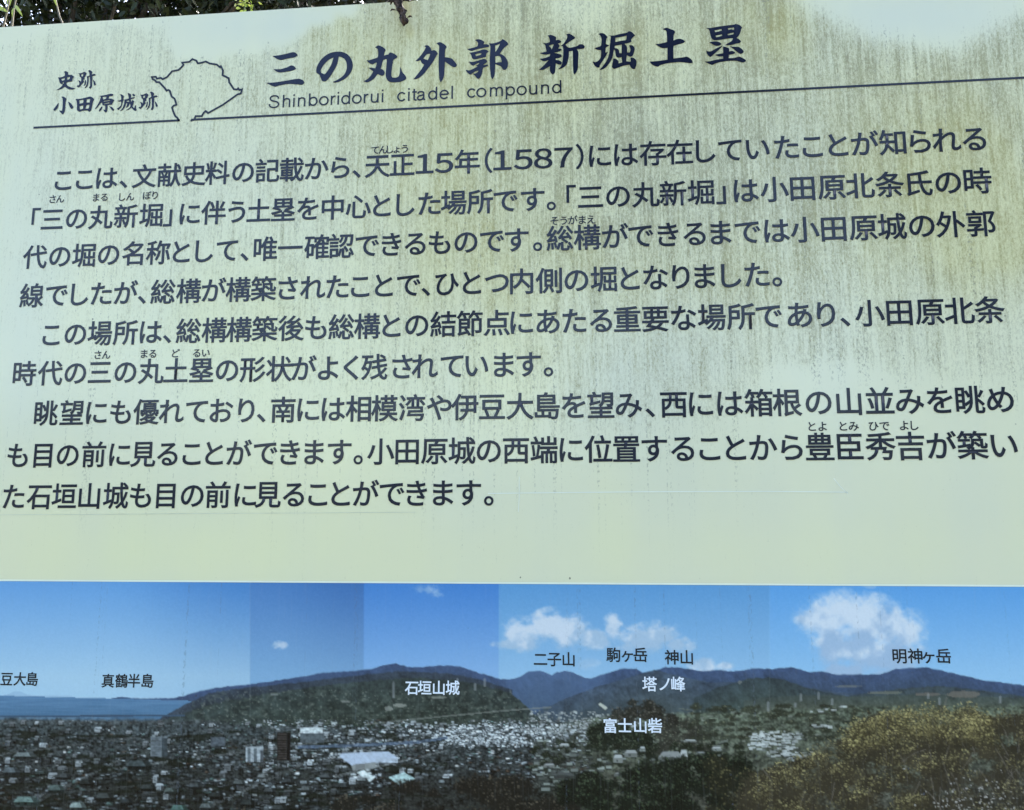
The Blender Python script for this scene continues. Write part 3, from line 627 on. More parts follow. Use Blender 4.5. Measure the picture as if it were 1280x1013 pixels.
    img = np.where(m[..., None], img * (1 - e[..., None]) + pc * e[..., None], img)
    # breakwater and bridge on the shore
    br = (np.abs(Y - (895.4 - .003 * X)) < 1.1) & (X < 232)
    img[br] = C(66, 86, 108)
    lit = (Y > 896) & (Y < 900) & (X < 140) & (n4 > .5)
    img[lit] = img[lit] * .6 + C(120, 150, 175) * .4
    # houses: many little roofs and walls, larger towards the viewer
    r = np.random.default_rng(5)
    def rect(x, y, w, h, c, a=1.0):
        x0, x1 = int(round(x - QX0)), int(round(x + w - QX0)); y0, y1 = int(round(y - QY0)), int(round(y + h - QY0))
        x1 = max(x1, x0 + 1); y1 = max(y1, y0 + 1)
        if x1 <= 0 or y1 <= 0 or x0 >= QW or y0 >= QH: return
        x0 = max(x0, 0); y0 = max(y0, 0)
        img[y0:y1, x0:x1] = img[y0:y1, x0:x1] * (1 - a) + np.array(c) * a
    def quad(P, c, a=1.0):
        P = np.array(P, float); x0, y0 = np.floor(P.min(0)).astype(int) - 1; x1, y1 = np.ceil(P.max(0)).astype(int) + 2
        x0 = max(x0, QX0); y0 = max(y0, QY0); x1 = min(x1, QX1); y1 = min(y1, QY1)
        if x1 <= x0 or y1 <= y0: return
        yy, xx = np.mgrid[y0:y1, x0:x1]; acc = np.zeros(xx.shape)
        for ox in (.25, .75):
            for oy in (.25, .75): acc += inpoly(xx + ox, yy + oy, P)
        acc = acc[..., None] / 4 * a
        s_ = img[y0 - QY0:y1 - QY0, x0 - QX0:x1 - QX0]; s_[:] = s_ * (1 - acc) + np.array(c, float) * acc
    N = 11000
    dens = fbm(QH, QW, 14, 40, 700, 3); tone = fbm(QH, QW, 22, 55, 710, 3)
    ys = 901 + 150 * r.random(N) ** 1.35
    for y in np.sort(ys):
        x = r.uniform(-155, 735)
        dd = dens[int(y - QY0), int(x - QX0)]; tn = tone[int(y - QY0), int(x - QX0)]
        if dd < .30 + .14 * r.random(): continue
        if y > 985 and x > 470: continue
        if y > 972 and x > 520 and r.random() < .8: continue
        if y < 918 and x < 240 and r.random() < .8: continue
        if 240 < x < 330 and y < 930 and r.random() < .6: continue
        if 905 < y < 945 and -20 < x < 150 and r.random() < .55: continue
        k = (y - 893) / 105
        w = r.uniform(1.3, 2.4) + 5.6 * k * r.uniform(.3, 1.2); h = w * r.uniform(.22, .42)
        v = r.random() + (tn - .5) * -.5; dk = 1 - .28 * np.clip((y - 950) / 60, 0, 1)
        bright = 1 + .55 * np.exp(-((x - 610) / 90) ** 2 - ((y - 917) / 11) ** 2)
        if v < .40: c = np.array([48, 50, 52]) + r.uniform(-12, 20)
        elif v < .68: c = np.array([88, 92, 95]) + r.uniform(-22, 22)
        elif v < .80: c = np.array([140, 148, 152]) + r.uniform(-20, 20)
        elif v < .88: c = np.array([190, 198, 204]) + r.uniform(-16, 20)
        elif v < .94: c = np.array([104, 124, 122]) + r.uniform(-16, 16)
        else: c = np.array([84, 72, 64]) + r.uniform(-12, 12)
        c = np.clip(c * dk * bright * (.66 + .95 * tn), 0, 235)
        if x < 330: c = c * .95
        if k < .22:
            rect(x, y - h, w, max(h, 1), c, .85); continue
        if r.random() < .62:
            w *= 1.15; h = max(1, h * .62); tl = r.uniform(-.10, .10) * w
            quad([(x, y), (x + w * .1, y - h), (x + w * .95, y - h + tl), (x + w, y + tl)], c, .9)
            quad([(x, y), (x + w, y + tl), (x + w, y + tl + h * .9), (x, y + h * .9)], np.clip(c * r.uniform(.2, .75), 0, 200), .8)
            if r.random() < .5: quad([(x + w * .1, y + h), (x + w * 1.15, y + h), (x + w * 1.15, y + h * 1.6), (x + w * .1, y + h * 1.6)], (28, 30, 30), .6)
            continue
        sl_ = r.uniform(-.3, .3) * w
        quad([(x + w * .02, y), (x + w * .98, y), (x + w * .96, y + h * .7), (x + w * .04, y + h * .7)], np.clip(c * r.uniform(.25, .8), 0, 210), .85)
        quad([(x, y), (x + sl_ + w * .2, y - h), (x + sl_ + w * .8, y - h * 1.05), (x + w, y)], c, .92)
        if r.random() < .7: quad([(x + sl_ * .5 + w * .5, y - h * .9), (x + sl_ + w * .8, y - h * 1.05), (x + w, y), (x + w * .72, y)], c * .55, .8)
        quad([(x + w * .9, y - h * .2), (x + w * 1.12, y), (x + w * 1.12, y + h * .8), (x + w * .9, y + h * .8)], (30, 32, 32), .65)
    for q in range(1500):
        x = r.normal(612, 62); y = r.uniform(908, 934) - abs(r.normal(0, 3)); w = r.uniform(1.4, 4.2)
        if not 440 < x < 735: continue
        v = r.choice([86, 130, 172, 205, 222]); rect(x, y, w, r.uniform(1, 2.4), (v * .97, v, v * 1.02), .85); rect(x, y + 1.6, w, 1, (52, 56, 58), .5)
    for q in range(700):
        x = r.uniform(330, 500); y = r.uniform(906, 960); w = r.uniform(1.6, 5)
        v = r.choice([64, 90, 120, 150, 186]); rect(x, y, w, r.uniform(1, 2.4), (v * .97, v, v * 1.02), .75)
    cl2 = sstep(fbm(QH, QW, 5, 24, 750, 4, .6), .56, .64) * ((Y > 912) & (X < 560))
    img = img * (1 - .72 * cl2[..., None]) + C(34, 38, 33) * .72 * cl2[..., None]
    for q in range(170):
        x = r.uniform(-150, 560); y = 906 + 100 * r.random() ** 1.2; k = (y - 893) / 105
        if y > 980 and x > 440: continue
        w = r.uniform(4, 8) + 9 * k * r.random(); h = r.uniform(2, 4) + 5 * k * r.random()
        v = r.choice([84, 104, 126, 150, 178, 204]) * (1 - .25 * k)
        if x < 180: v *= .85
        c = np.array([v * .97, v, v * 1.02])
        sd = w * r.uniform(.2, .35)
        rect(x, y - h, w - sd, h, c, .95); rect(x + w - sd, y - h, sd, h, c * .5, .95)
        quad([(x, y - h), (x + w * .15, y - h - 1.6 - k), (x + w * .95, y - h - 1.6 - k), (x + w, y - h)], np.clip(c * 1.15, 0, 225), .9)
        for f_ in range(int(h / 2)): rect(x + .8, y - h + f_ * 2 + .8, max(1, w - sd - 1.6), 1, c * .62, .6)
        rect(x - 1, y, w + 2, 1.4, (30, 32, 30), .7)
    for (xa, ya, xb, yb, wd_, v) in ((150, 960, 420, 925, 1.2, 112), (-100, 955, 170, 922, 1.2, 96), (250, 1013, 390, 950, 1.8, 104), (30, 1010, 150, 950, 1.8, 92), (400, 975, 560, 938, 1.3, 120), (-20, 1000, 250, 975, 1.3, 84)):
        tpar = ((X - xa) * (xb - xa) + (Y - ya) * (yb - ya)) / ((xb - xa) ** 2 + (yb - ya) ** 2)
        dd_ = np.abs((X - xa) * (yb - ya) - (Y - ya) * (xb - xa)) / math.hypot(xb - xa, yb - ya)
        m = (dd_ < wd_ * (1.3 - .6 * tpar)) & (tpar > 0) & (tpar < 1) & (n4 > .40)
        img[m] = img[m] * .35 + C(v, v + 2, v + 2) * .65
    # haze of trees among the houses
    tr = (Y > 905) & (Y < 1060) & (X < 735)
    dots = sstep(n4 + (n3 - .5) * .5 + .06 * sstep(Y, 930, 1000) - .25 * (tone - .5) - .06 * np.exp(-((X - 600) / 120) ** 2), .62, .72) * .5
    img[tr] = lerp(img, np.ones_like(img) * C(36, 38, 35), dots)[tr]
    # landmark blocks
    rect(189, 921, 21, 25, (104, 110, 114)); rect(203, 923, 7, 23, (66, 72, 76)); rect(191, 919, 4, 3, (120, 126, 128))
    for q in range(8): rect(190, 923 + q * 2.8, 12, 1, (84, 90, 96), .6)
    rect(347, 916, 17, 35, (50, 46, 46)); rect(359, 917, 5, 34, (34, 32, 34))
    for q in range(11): rect(348, 918 + q * 3, 11, 1, (92, 86, 82), .55)
    rect(308, 934, 22, 19, (150, 156, 160)); rect(310, 936, 4, 17, (92, 98, 102)); rect(318, 936, 4, 17, (92, 98, 102)); rect(326, 938, 4, 15, (84, 88, 92))
    rect(264, 922, 18, 11, (86, 92, 98)); rect(376, 910, 28, 7, (176, 182, 184)); rect(376, 917, 30, 12, (88, 94, 98))
    quad([(425, 946), (428, 942), (486, 940), (499, 949), (470, 953), (440, 957)], (178, 192, 214)); quad([(440, 957), (470, 953), (470, 961), (442, 964)], (150, 154, 152)); rect(445, 955, 12, 8, (74, 74, 74))
    rect(470, 948, 28, 6, (164, 172, 182)); quad([(446, 966), (455, 963), (470, 972), (463, 978)], (186, 194, 194)); quad([(486, 972), (506, 966), (520, 974), (500, 982)], (158, 178, 178))
    def house(x, y, w, h, c, wall=.55, tilt=0.0):
        """a hipped roof with a lit and a shaded slope over its wall and windows"""
        c = np.array(c, float)
        quad([(x + w * .04, y), (x + w * .97, y + tilt * w), (x + w * .97, y + h * .75 + tilt * w), (x + w * .04, y + h * .75)], c * wall * .8, .95)
        for q in range(max(1, int(w / 9))): rect(x + w * .12 + q * 9, y + h * .2, 4, max(1.5, h * .28), (30, 33, 34), .8)
        quad([(x - w * .02, y), (x + w * .16, y - h), (x + w * .62, y - h * 1.04), (x + w * .74, y + tilt * w)], c, .96)
        quad([(x + w * .62, y - h * 1.04), (x + w * .84, y - h * .98), (x + w * 1.02, y + tilt * w), (x + w * .74, y + tilt * w)], c * .62, .96)
        quad([(x + w * .16, y - h), (x + w * .84, y - h * .98), (x + w * .84, y - h * .9), (x + w * .16, y - h * .9)], c * 1.12, .5)
    for x, y, w, h, c_ in ((158, 958, 42, 9, (84, 92, 94)), (18, 946, 36, 7, (120, 128, 128)), (4, 966, 28, 8, (104, 112, 116)), (-30, 975, 30, 8, (96, 104, 102)), (18, 1003, 42, 9, (122, 142, 138)), (60, 988, 28, 8, (96, 108, 106)),
                           (88, 1010, 26, 9, (140, 152, 150)), (214, 1013, 28, 8, (92, 116, 110)), (120, 998, 30, 9, (78, 82, 82)), (150, 1004, 22, 7, (66, 70, 72)), (-62, 998, 44, 11, (96, 102, 102)), (44, 968, 22, 5, (70, 78, 76)), (70, 972, 26, 6, (84, 88, 90)),
                           (100, 980, 22, 6, (60, 64, 64)), (176, 986, 26, 7, (70, 74, 74)), (206, 990, 20, 6, (98, 106, 104)), (236, 984, 22, 6, (84, 88, 90)), (262, 996, 24, 7, (60, 64, 64)), (292, 980, 20, 6, (104, 110, 110)), (250, 1010, 24, 7, (110, 116, 116)),
                           (300, 1006, 26, 8, (62, 66, 66)), (330, 990, 20, 6, (92, 96, 98)), (352, 978, 22, 6, (74, 78, 80)), (376, 988, 20, 6, (104, 108, 108)), (400, 972, 22, 6, (84, 88, 90)), (420, 984, 24, 6, (72, 76, 78)), (322, 972, 18, 5, (120, 124, 124)), (448, 976, 16, 5, (130, 136, 138)), (340, 1012, 26, 7, (76, 80, 80)), (-110, 1010, 40, 10, (90, 96, 96)), (140, 1030, 40, 10, (84, 90, 92)), (20, 1040, 50, 12, (92, 98, 100))):
        house(x, y, w * .8, h * .72, np.array(c_, float) * .92)
    quad([(170, 1000), (176, 995), (164, 1006)], (190, 196, 196), .7)
    # railway viaduct
    via = np.abs(Y - np.interp(X, [60, 140, 190, 250, 330], [946, 936, 926, 914, 902])) < 1.2
    via &= (X > 100) & (X < 300) & (n4 > .36)
    img[via] = img[via] * .4 + C(84, 88, 90) * .6
    via2 = np.abs(Y - np.interp(X, [370, 440, 520, 560], [934, 932, 928, 922])) < 1.8
    via2 &= (X > 372) & (X < 560)
    img[via2] = img[via2] * .3 + C(96, 110, 130) * .7
    tw = (Y > 905) & (X < 700)
    img = np.where(tw[..., None], np.clip((img - 70) * 1.28 + 66, 8, 250), img)
    gr_ = 1 + ((n3 - .5) * .35 + (fbm(QH, QW, 2.4, 4, 740, 2) - .5) * .5)
    img = np.where(tw[..., None], img * gr_[..., None], img)
    quad([(425, 946), (428, 942), (486, 940), (499, 949), (470, 953), (440, 957)], (186, 196, 212), .75); quad([(440, 957), (470, 953), (470, 961), (442, 964)], (140, 144, 144), .8)
    for q in range(9): quad([(428 + q * 7, 942.2), (429 + q * 7, 942.2), (441 + q * 6.6, 953), (440 + q * 6.6, 953)], (168, 178, 196), .35)
    # right hand side: valley town, wooded knoll with the fort, white halls
    for q in range(420):
        x = r.uniform(660, 800); y = r.uniform(889, 918) + (x - 730) * .02; w = r.uniform(1.5, 3.5)
        v = r.uniform(120, 215); rect(x, y, w, r.uniform(1, 2), (v, v + 4, v + 3), .8)
    for q in range(260):
        x = r.uniform(800, 1060); y = r.uniform(884, 935); w = r.uniform(2, 7)
        v = r.uniform(70, 150); rect(x, y, w, r.uniform(1, 2.2), (v, v + 4, v - 6), .6)
    for q in range(300):
        x = r.uniform(660, 905); y = r.uniform(925, 985); w = r.uniform(3, 10) * (.6 + (y - 920) / 90)
        if y > np.interp(x, [690, 735, 770, 830, 900], [985, 965, 958, 950, 945]): continue
        v = r.uniform(60, 190); rect(x, y, w, w * .4, (v * .95, v, v * .96), .8)
        rect(x, y + w * .4, w, w * .3, (44, 48, 44), .7)
    def wood(pts, dark, light, seed, amp=7, lift=.5, sz=4, bot=None, a=1.0):
        pts = np.array(pts, float)
        yy = np.interp(np.arange(QX0, QX1), pts[:, 0], pts[:, 1], left=1e4, right=1e4) + (fbm(1, QW, 5, 9, seed, 4, .65)[0] - .5) * amp
        rag = (fbm(QH, QW, sz * 1.2, sz * 1.2, seed + 3, 3, .7) - .5) * amp * 1.6
        m = Y + rag > yy[None]
        if bot: m &= Y + rag * 1.5 < bot
        cl = fbm(QH, QW, sz * 2.2, sz * 2.4, seed + 5, 3); lf = fbm(QH, QW, max(sz * .5, 1.1), max(sz * .55, 1.2), seed + 9, 2)
        v = np.clip((cl - .5) * 1.9 + (lf - .5) * 1.5 + lift, 0, 1)
        cc = lerp(dark, light, v)
        img[m] = img[m] * (1 - a) + cc[m] * a
    def canopy(clumps, per, dark, mid, light, s0=1.0, s1=2.2, fill=.82, seed=1, sun=(-.35, -.6)):
        """tree crowns as overlapping clumps of leaf dabs, back to front"""
        rr = np.random.default_rng(seed); dark, mid, light = (np.array(q, float) for q in (dark, mid, light))
        for cx, cy, rx, ry in sorted(clumps, key=lambda q: q[1]):
            x0, x1 = int(max(cx - rx * 1.3, QX0)), int(min(cx + rx * 1.3, QX1)); y0, y1 = int(max(cy - ry * 1.3, QY0)), int(min(cy + ry * 1.3, QY1))
            if x1 - x0 < 2 or y1 - y0 < 2: continue
            yy, xx = np.mgrid[y0:y1, x0:x1]
            d = np.hypot((xx - cx) / rx, (yy - cy) / ry) + (n3[y0 - QY0:y1 - QY0, x0 - QX0:x1 - QX0] - .5) * .7
            al = (sstep(d, 1.05, .6) * fill)[..., None]
            tone_ = rr.uniform(.8, 1.2)
            sub = img[y0 - QY0:y1 - QY0, x0 - QX0:x1 - QX0]; sub[:] = sub * (1 - al) + dark * tone_ * al
            n_ = int(per * rx * ry / 200)
            an = rr.uniform(0, 6.283, n_); ra = rr.random(n_) ** .6 * 1.12
            dx, dy = np.cos(an) * ra, np.sin(an) * ra
            li = np.clip(.42 + dx * sun[0] + dy * sun[1] + rr.normal(0, .26, n_), 0, 1)
            for q in range(n_):
                c = dark + (mid - dark) * min(1, li[q] * 2) if li[q] < .5 else mid + (light - mid) * (li[q] * 2 - 1)
                s_ = rr.uniform(s0, s1); rect(cx + dx[q] * rx, cy + dy[q] * ry, s_, s_ * rr.uniform(.6, 1), c * tone_, .8)
    def clumps_under(pts, n, x0, x1, depth, r0, r1, seed, inset=6):
        rr = np.random.default_rng(seed); pts = np.array(pts, float); out = []
        for q in range(n):
            x = rr.uniform(x0, x1); top = np.interp(x, pts[:, 0], pts[:, 1]); rx = rr.uniform(r0, r1)
            y = top + inset + depth * rr.random() ** 1.3
            out.append((x, y, rx, rx * rr.uniform(.55, .8)))
        return out
    canopy(clumps_under([(757, 898), (768, 884), (792, 874), (806, 874), (820, 880), (834, 888), (846, 898)], 40, 760, 844, 22, 6, 11, 21, 4), 60, (40, 40, 36), (66, 64, 58), (98, 94, 86), seed=1)
    quad([(748, 881), (751, 879), (760, 885), (757, 888)], (196, 198, 186))
    canopy(clumps_under([(734, 914), (748, 905), (770, 904), (790, 908), (806, 914), (822, 922)], 60, 738, 820, 26, 6, 12, 22, 4), 60, (22, 29, 23), (44, 54, 42), (78, 86, 68), seed=2)
    canopy(clumps_under([(822, 925), (830, 905), (845, 894), (866, 902), (890, 920)], 34, 826, 888, 30, 6, 12, 23, 5), 55, (50, 51, 45), (82, 82, 72), (118, 116, 102), seed=3)
    canopy([(r.uniform(660, 930), r.uniform(926, 962), r.uniform(3, 7), r.uniform(2.5, 5)) for q in range(120)], 60, (30, 36, 28), (54, 62, 48), (84, 90, 74), seed=4)
    canopy([(r.uniform(860, 1070), r.uniform(882, 925), r.uniform(4, 10), r.uniform(2, 4)) for q in range(120)], 50, (50, 54, 44), (80, 84, 68), (112, 112, 92), seed=5)
    for a_ in ((767, 944, 12, 10, 190), (781, 938, 16, 9, 168), (800, 934, 7, 6, 205), (823, 940, 30, 16, 150), (850, 938, 10, 18, 196), (768, 966, 18, 5, 140), (855, 925, 16, 3, 190), (870, 940, 14, 6, 150), (890, 934, 12, 5, 196), (700, 930, 12, 4, 200), (680, 955, 14, 5, 170), (694, 966, 24, 8, 84)):
        x, y, w, h, v = a_
        quad([(x, y + h * .45), (x + w * .2, y), (x + w * .85, y), (x + w, y + h * .45)], (v, v + 3, v + 2), .95); rect(x, y + h * .45, w, h * .55, (v * .72, v * .74, v * .72), .9); rect(x + w * .3, y + h * .6, w * .2, h * .3, (60, 62, 60), .7)
    for a_ in ((933, 920, 30, 17, 196), (940, 914, 46, 8, 205), (962, 922, 30, 14, 190), (985, 915, 14, 12, 170), (958, 936, 26, 9, 186), (980, 940, 36, 10, 180), (1014, 906, 16, 3, 190), (1030, 906, 6, 6, 200), (1012, 886, 30, 3, 176), (1048, 880, 8, 4, 210)):
        x, y, w, h, v = a_
        
        for q in range(int(w * h / 9)):
            xx = x + r.uniform(0, w); yy_ = y + r.uniform(0, h); ww = r.uniform(2, 8)
            vv = v + r.choice([-70, -30, 0, 10, 16]); rect(xx, yy_, ww, r.uniform(1, 2.4), (vv, vv + 4, vv + 3), .8)
    wood([(972, 928), (984, 918), (1004, 911), (1024, 912), (1032, 922), (1034, 930), (990, 936), (972, 934)], C(56, 56, 50), C(98, 96, 84), 430, 3, .4, 2.5, 933)
    # pylons
    for x, y0, y1 in ((492, 851, 873), (572, 847, 860), (594, 853, 864), (606, 847, 859), (960, 876, 890), (1001, 866, 877), (1023, 864, 875), (994, 878, 885), (1040, 872, 882), (1174, 871, 882), (1160, 866, 874), (1250, 869, 880)):
        m = (np.abs(X - x) < .9 + (Y - y0) / (y1 - y0) * .8) & (Y > y0) & (Y < y1)
        img[m] = img[m] * .45 + C(150, 154, 156) * .55
    # foreground woods
    canopy(clumps_under([(-200, 1060), (0, 1030), (250, 1030), (330, 1004), (400, 1006), (450, 990), (475, 978), (520, 974), (590, 972), (640, 974), (668, 970), (700, 978), (730, 1000)], 150, -150, 725, 90, 10, 24, 31), 42, (30, 28, 25), (54, 49, 42), (92, 84, 72), 1.0, 2.4, .88, 6)
    sil = [(690, 990), (716, 968), (735, 961), (758, 957), (780, 965), (820, 956), (845, 949), (862, 944), (880, 939), (905, 937), (935, 942), (960, 952)]
    canopy(clumps_under(sil, 130, 700, 925, 120, 10, 20, 32), 46, (17, 23, 18), (36, 46, 34), (74, 84, 64), 1.0, 2.4, .92, 7)
    canopy(clumps_under([(880, 950), (905, 945), (930, 952), (960, 962)], 40, 890, 965, 110, 10, 20, 33), 44, (32, 33, 25), (62, 60, 42), (104, 98, 68), 1.0, 2.2, .88, 8)
    sil2 = [(925, 1000), (940, 974), (955, 966), (972, 957), (995, 949), (1020, 940), (1042, 926), (1061, 914), (1077, 902), (1106, 890), (1125, 885), (1144, 882), (1175, 882), (1201, 885), (1225, 891), (1243, 894), (1280, 894), (1350, 892), (1480, 905)]
    # bare limbs first, then the thin autumn leaves over them
    canopy(clumps_under(sil2, 330, 940, 1475, 190, 12, 28, 34, 9), 20, (56, 51, 40), (84, 77, 58), (116, 108, 78), 1.0, 2.0, .80, 9)
    for q in range(240):
        x = r.uniform(960, 1460); top = np.interp(x, [p_[0] for p_ in sil2], [p_[1] for p_ in sil2]); y = top + r.uniform(30, 150); L = r.uniform(14, 46); an = r.uniform(-.7, .7) - 1.57; bend = r.uniform(-.5, .5)
        cc = C(44, 39, 36) if r.random() < .6 else C(120, 112, 104)
        for s_ in np.linspace(0, 1, int(L * 1.5)):
            xi = int(x + math.cos(an + s_ * bend) * L * s_ - QX0); yi = int(y + math.sin(an + s_ * bend) * L * s_ - QY0)
            if 0 <= xi < QW and 0 <= yi < QH: img[yi, xi] = img[yi, xi] * .45 + cc * .55
    canopy(clumps_under(sil2, 300, 945, 1475, 150, 9, 20, 35, 5), 62, (58, 52, 39), (106, 98, 68), (164, 154, 108), .9, 2.0, .22, 10)
    canopy(clumps_under(sil2, 120, 1060, 1240, 34, 8, 16, 36, 4), 70, (66, 59, 42), (122, 113, 74), (178, 166, 114), .9, 2.0, .15, 11)
    lowr = (.30 * sstep(X, 1120, 1260) * sstep(Y, 935, 1000) * (X > 925))[..., None]
    img = img * (1 - lowr) + img.mean(-1, keepdims=True) * .82 * lowr
    for q in range(150):
        x = r.normal(1225, 34); y = r.normal(1000, 16); rect(x, y, r.uniform(.9, 2.2), r.uniform(.9, 2.2), (196, 192, 188), .8)
    # paper grain and the slight fade of the joints between exposures
    img += ((fbm(QH, QW, 1.2, 1.2, 600, 1) - .5) * 7)[..., None]
    for x_, c_, a_ in ((313, 205, .10), (962, 200, .10), (659, 30, .55)):
        m = (np.abs(X - x_) < 1.0) & (Y > (890 if x_ == 659 else 728))
        img[m] = img[m] * (1 - a_) + c_ * a_
    img = img * (1 - .10 * sstep(Y, 985, 1060))[..., None]
    return np.clip(img, 4, 250)
IMG = paint()
LIN = np.where(IMG / 255 <= .04045, IMG / 255 / 12.92, ((IMG / 255 + .055) / 1.055) ** 2.4)
PRINT_GAIN = np.array([.93, .93, .85])
NX, NZ = 1560, 380
PRZ1, PRZ0 = -0.5152, -0.915
gx = np.linspace(BX0 + .012, BX1 - .012, NX + 1); gz_ = np.linspace(PRZ1, PRZ0, NZ + 1)
GX, GZ = np.meshgrid(gx, gz_)
ux, uy = sheet(GX, GZ)
ux = np.clip(ux - QX0, 0, QW - 1.001); uy = np.clip(uy - QY0, 9, QH - 1.001)
x0 = ux.astype(int); y0 = uy.astype(int); fx = (ux - x0)[..., None]; fy = (uy - y0)[..., None]
colr = (LIN[y0, x0] * (1 - fx) + LIN[y0, x0 + 1] * fx) * (1 - fy) + (LIN[y0 + 1, x0] * (1 - fx) + LIN[y0 + 1, x0 + 1] * fx) * fy
colr = np.clip(colr * PRINT_GAIN, .002, .95)
V = np.stack([GX, np.full_like(GX, -.0006), GZ], -1).reshape(-1, 3)
i, j = np.meshgrid(np.arange(NX), np.arange(NZ)); a0 = (j * (NX + 1) + i).ravel()
F = np.stack([a0, a0 + NX + 1, a0 + NX + 2, a0 + 1], 1)
def print_mat():
    k = NT('printed_panorama')
    a = k.attr('ink')
    drip = k.step(k.noise((160, 1, 1.0), 1, .4, (4, 0, 8)), .66, .72)
    dot = k.step(k.noise((420, 1, 200), 2, .6, (2, 0, 2)), .48, .60)
    fine = k.step(k.noise((320, 1, 16), 4, .62), .50, .82)
    c = k.mix(k.math('MULTIPLY', fine, .06), a.outputs['Color'], rgb(.42, .46, .42))
    c = k.mix(k.math('MULTIPLY', k.math('MULTIPLY', drip, dot), .30), c, rgb(.12, .15, .18))
    vo = k.n('ShaderNodeTexVoronoi'); tc = k.n('ShaderNodeTexCoord'); mp = k.n('ShaderNodeMapping')
    mp.inputs['Scale'].default_value = (30, 1, 26); k.t.links.new(tc.outputs['Object'], mp.inputs[0]); k.t.links.new(mp.outputs[0], vo.inputs['Vector'])
    vo.inputs['Scale'].default_value = 1.0
    sp = k.math('MULTIPLY', k.math('LESS_THAN', vo.outputs['Distance'], .036), k.step(k.noise((9, 1, 9), 2, .5, (5, 0, 5)), .46, .52))
    c = k.mix(k.math('MULTIPLY', sp, .75), c, rgb(.05, .06, .08))
    k.set(k.b.inputs['Base Color'], c); k.b.inputs['Roughness'].default_value = .14
    k.b.inputs['Specular IOR Level'].default_value = .20
    return k.m
pr = mesh_np('panorama_print', V, F, print_mat(), sign, OFF)
ca = pr.data.color_attributes.new('ink', 'FLOAT_COLOR', 'POINT')
ca.data.foreach_set('color', np.concatenate([colr, np.ones(colr.shape[:2] + (1,))], -1).astype(np.float32).ravel())
tag(pr, 'printed panorama of bay, town and mountains along the lower board')
# bright trim line along the head of the print, and creases of the vinyl sheet
trim = flat_mat('pale_vinyl_edge', (.80, .84, .68), .3, .03)
V, F = ribbon([[(BX0 + .012, PRZ1 + .0012), (BX1 - .012, PRZ1 + .0012)]], .0018)
mesh_np('print_edging', V, F, trim, sign, OFF)
dull = flat_mat('dull_vinyl_crease', (.55, .58, .44), .5, .1); lite = flat_mat('pale_vinyl_crease', (.78, .83, .72), .4, .05)
for pts, mt, w in (([(0, 643.8), (120, 643.2), (260, 642), (380, 641.5), (520, 640.5)], dull, .0005), ([(610, 617), (660, 616.5), (800, 615), (960, 614.5), (1060, 615.5)], lite, .0009), ([(1042, 598), (1050, 608), (1060, 618)], lite, .0006), ([(649, 596), (649, 622), (648, 640)], lite, .0006)):
    V, F = ribbon([[board(*q) for q in pts]], w, y0=-.00025)
    mesh_np('sheet_crease', V, F, mt, sign, OFF)
for s, x, y, w in CAPS:
    em = .0166
    lay('caption', s, x, y, em, INKW if w else INKC, pr, y0=-.0009, loc=(0, 0, 0))

# ------------------------------------------------------------------ plants
def leaf_mat(name, a, b, rough=.45, trans=.0):
    k = NT(name); k.b.inputs['Specular IOR Level'].default_value = .25
    oi = k.n('ShaderNodeNewGeometry')
    r_ = oi.outputs['Random Per Island']
    c = k.mix(r_, rgb(*a), rgb(*b))
    k.set(k.b.inputs['Base Color'], c); k.b.inputs['Roughness'].default_value = rough
    if trans:
        tr = k.n('ShaderNodeBsdfTranslucent'); k.set(tr.inputs[0], c)
        mx = k.n('ShaderNodeMixShader'); mx.inputs[0].default_value = trans
        k.t.links.new(k.b.outputs[0], mx.inputs[1]); k.t.links.new(tr.outputs[0], mx.inputs[2]); k.t.links.new(mx.outputs[0], k.out.inputs[0])
    return k.m
bark = flat_mat('dark_bark', (.07, .055, .04), .9, .4, 30)
def unit(n, r):
    v = r.normal(size=(n, 3)); return v / np.linalg.norm(v, axis=1)[:, None]
def leaves(pos, length, width, r, droop=.3, aim=None, spread=1.0, fold=.18):
    """pointed leaves: 6 outline points with a folded midrib -> V, F"""
    n = len(pos)
    d = unit(n, r) if aim is None else (lambda q: q / np.linalg.norm(q, axis=1)[:, None])(np.array(aim)[None] + unit(n, r) * spread)
    d[:, 2] -= droop; d /= np.linalg.norm(d, axis=1)[:, None]
    s = np.cross(d, unit(n, r)); s /= np.linalg.norm(s, axis=1)[:, None]; up = np.cross(s, d)
    L = (length * r.uniform(.65, 1.25, n))[:, None]; Wd = (width * r.uniform(.7, 1.2, n))[:, None]
    pts = []
    for u, w in ((0, 0), (.3, .42), (.62, .40), (1, 0), (.62, -.40), (.3, -.42)):
        pts.append(pos + d * L * (u - .0) + s * Wd * w + up * (abs(w) * Wd * fold - L * .12 * u * u))
    mid = [pos + d * L * .3 - up * L * .012, pos + d * L * .62 - up * L * .05]
    P = np.stack(pts + mid, 1).reshape(-1, 3)
    f = np.array([[0, 1, 6, 6], [1, 2, 7, 6], [2, 3, 7, 7], [0, 6, 5, 5], [6, 7, 4, 5], [7, 3, 4, 4]])
    tri = np.array([[0, 1, 6], [1, 2, 7], [1, 7, 6], [2, 3, 7], [0, 6, 5], [6, 7, 4], [6, 4, 5], [7, 3, 4]])
    F = (np.arange(n) * 8)[:, None, None] + tri[None]
    return P, F.reshape(-1, 3)
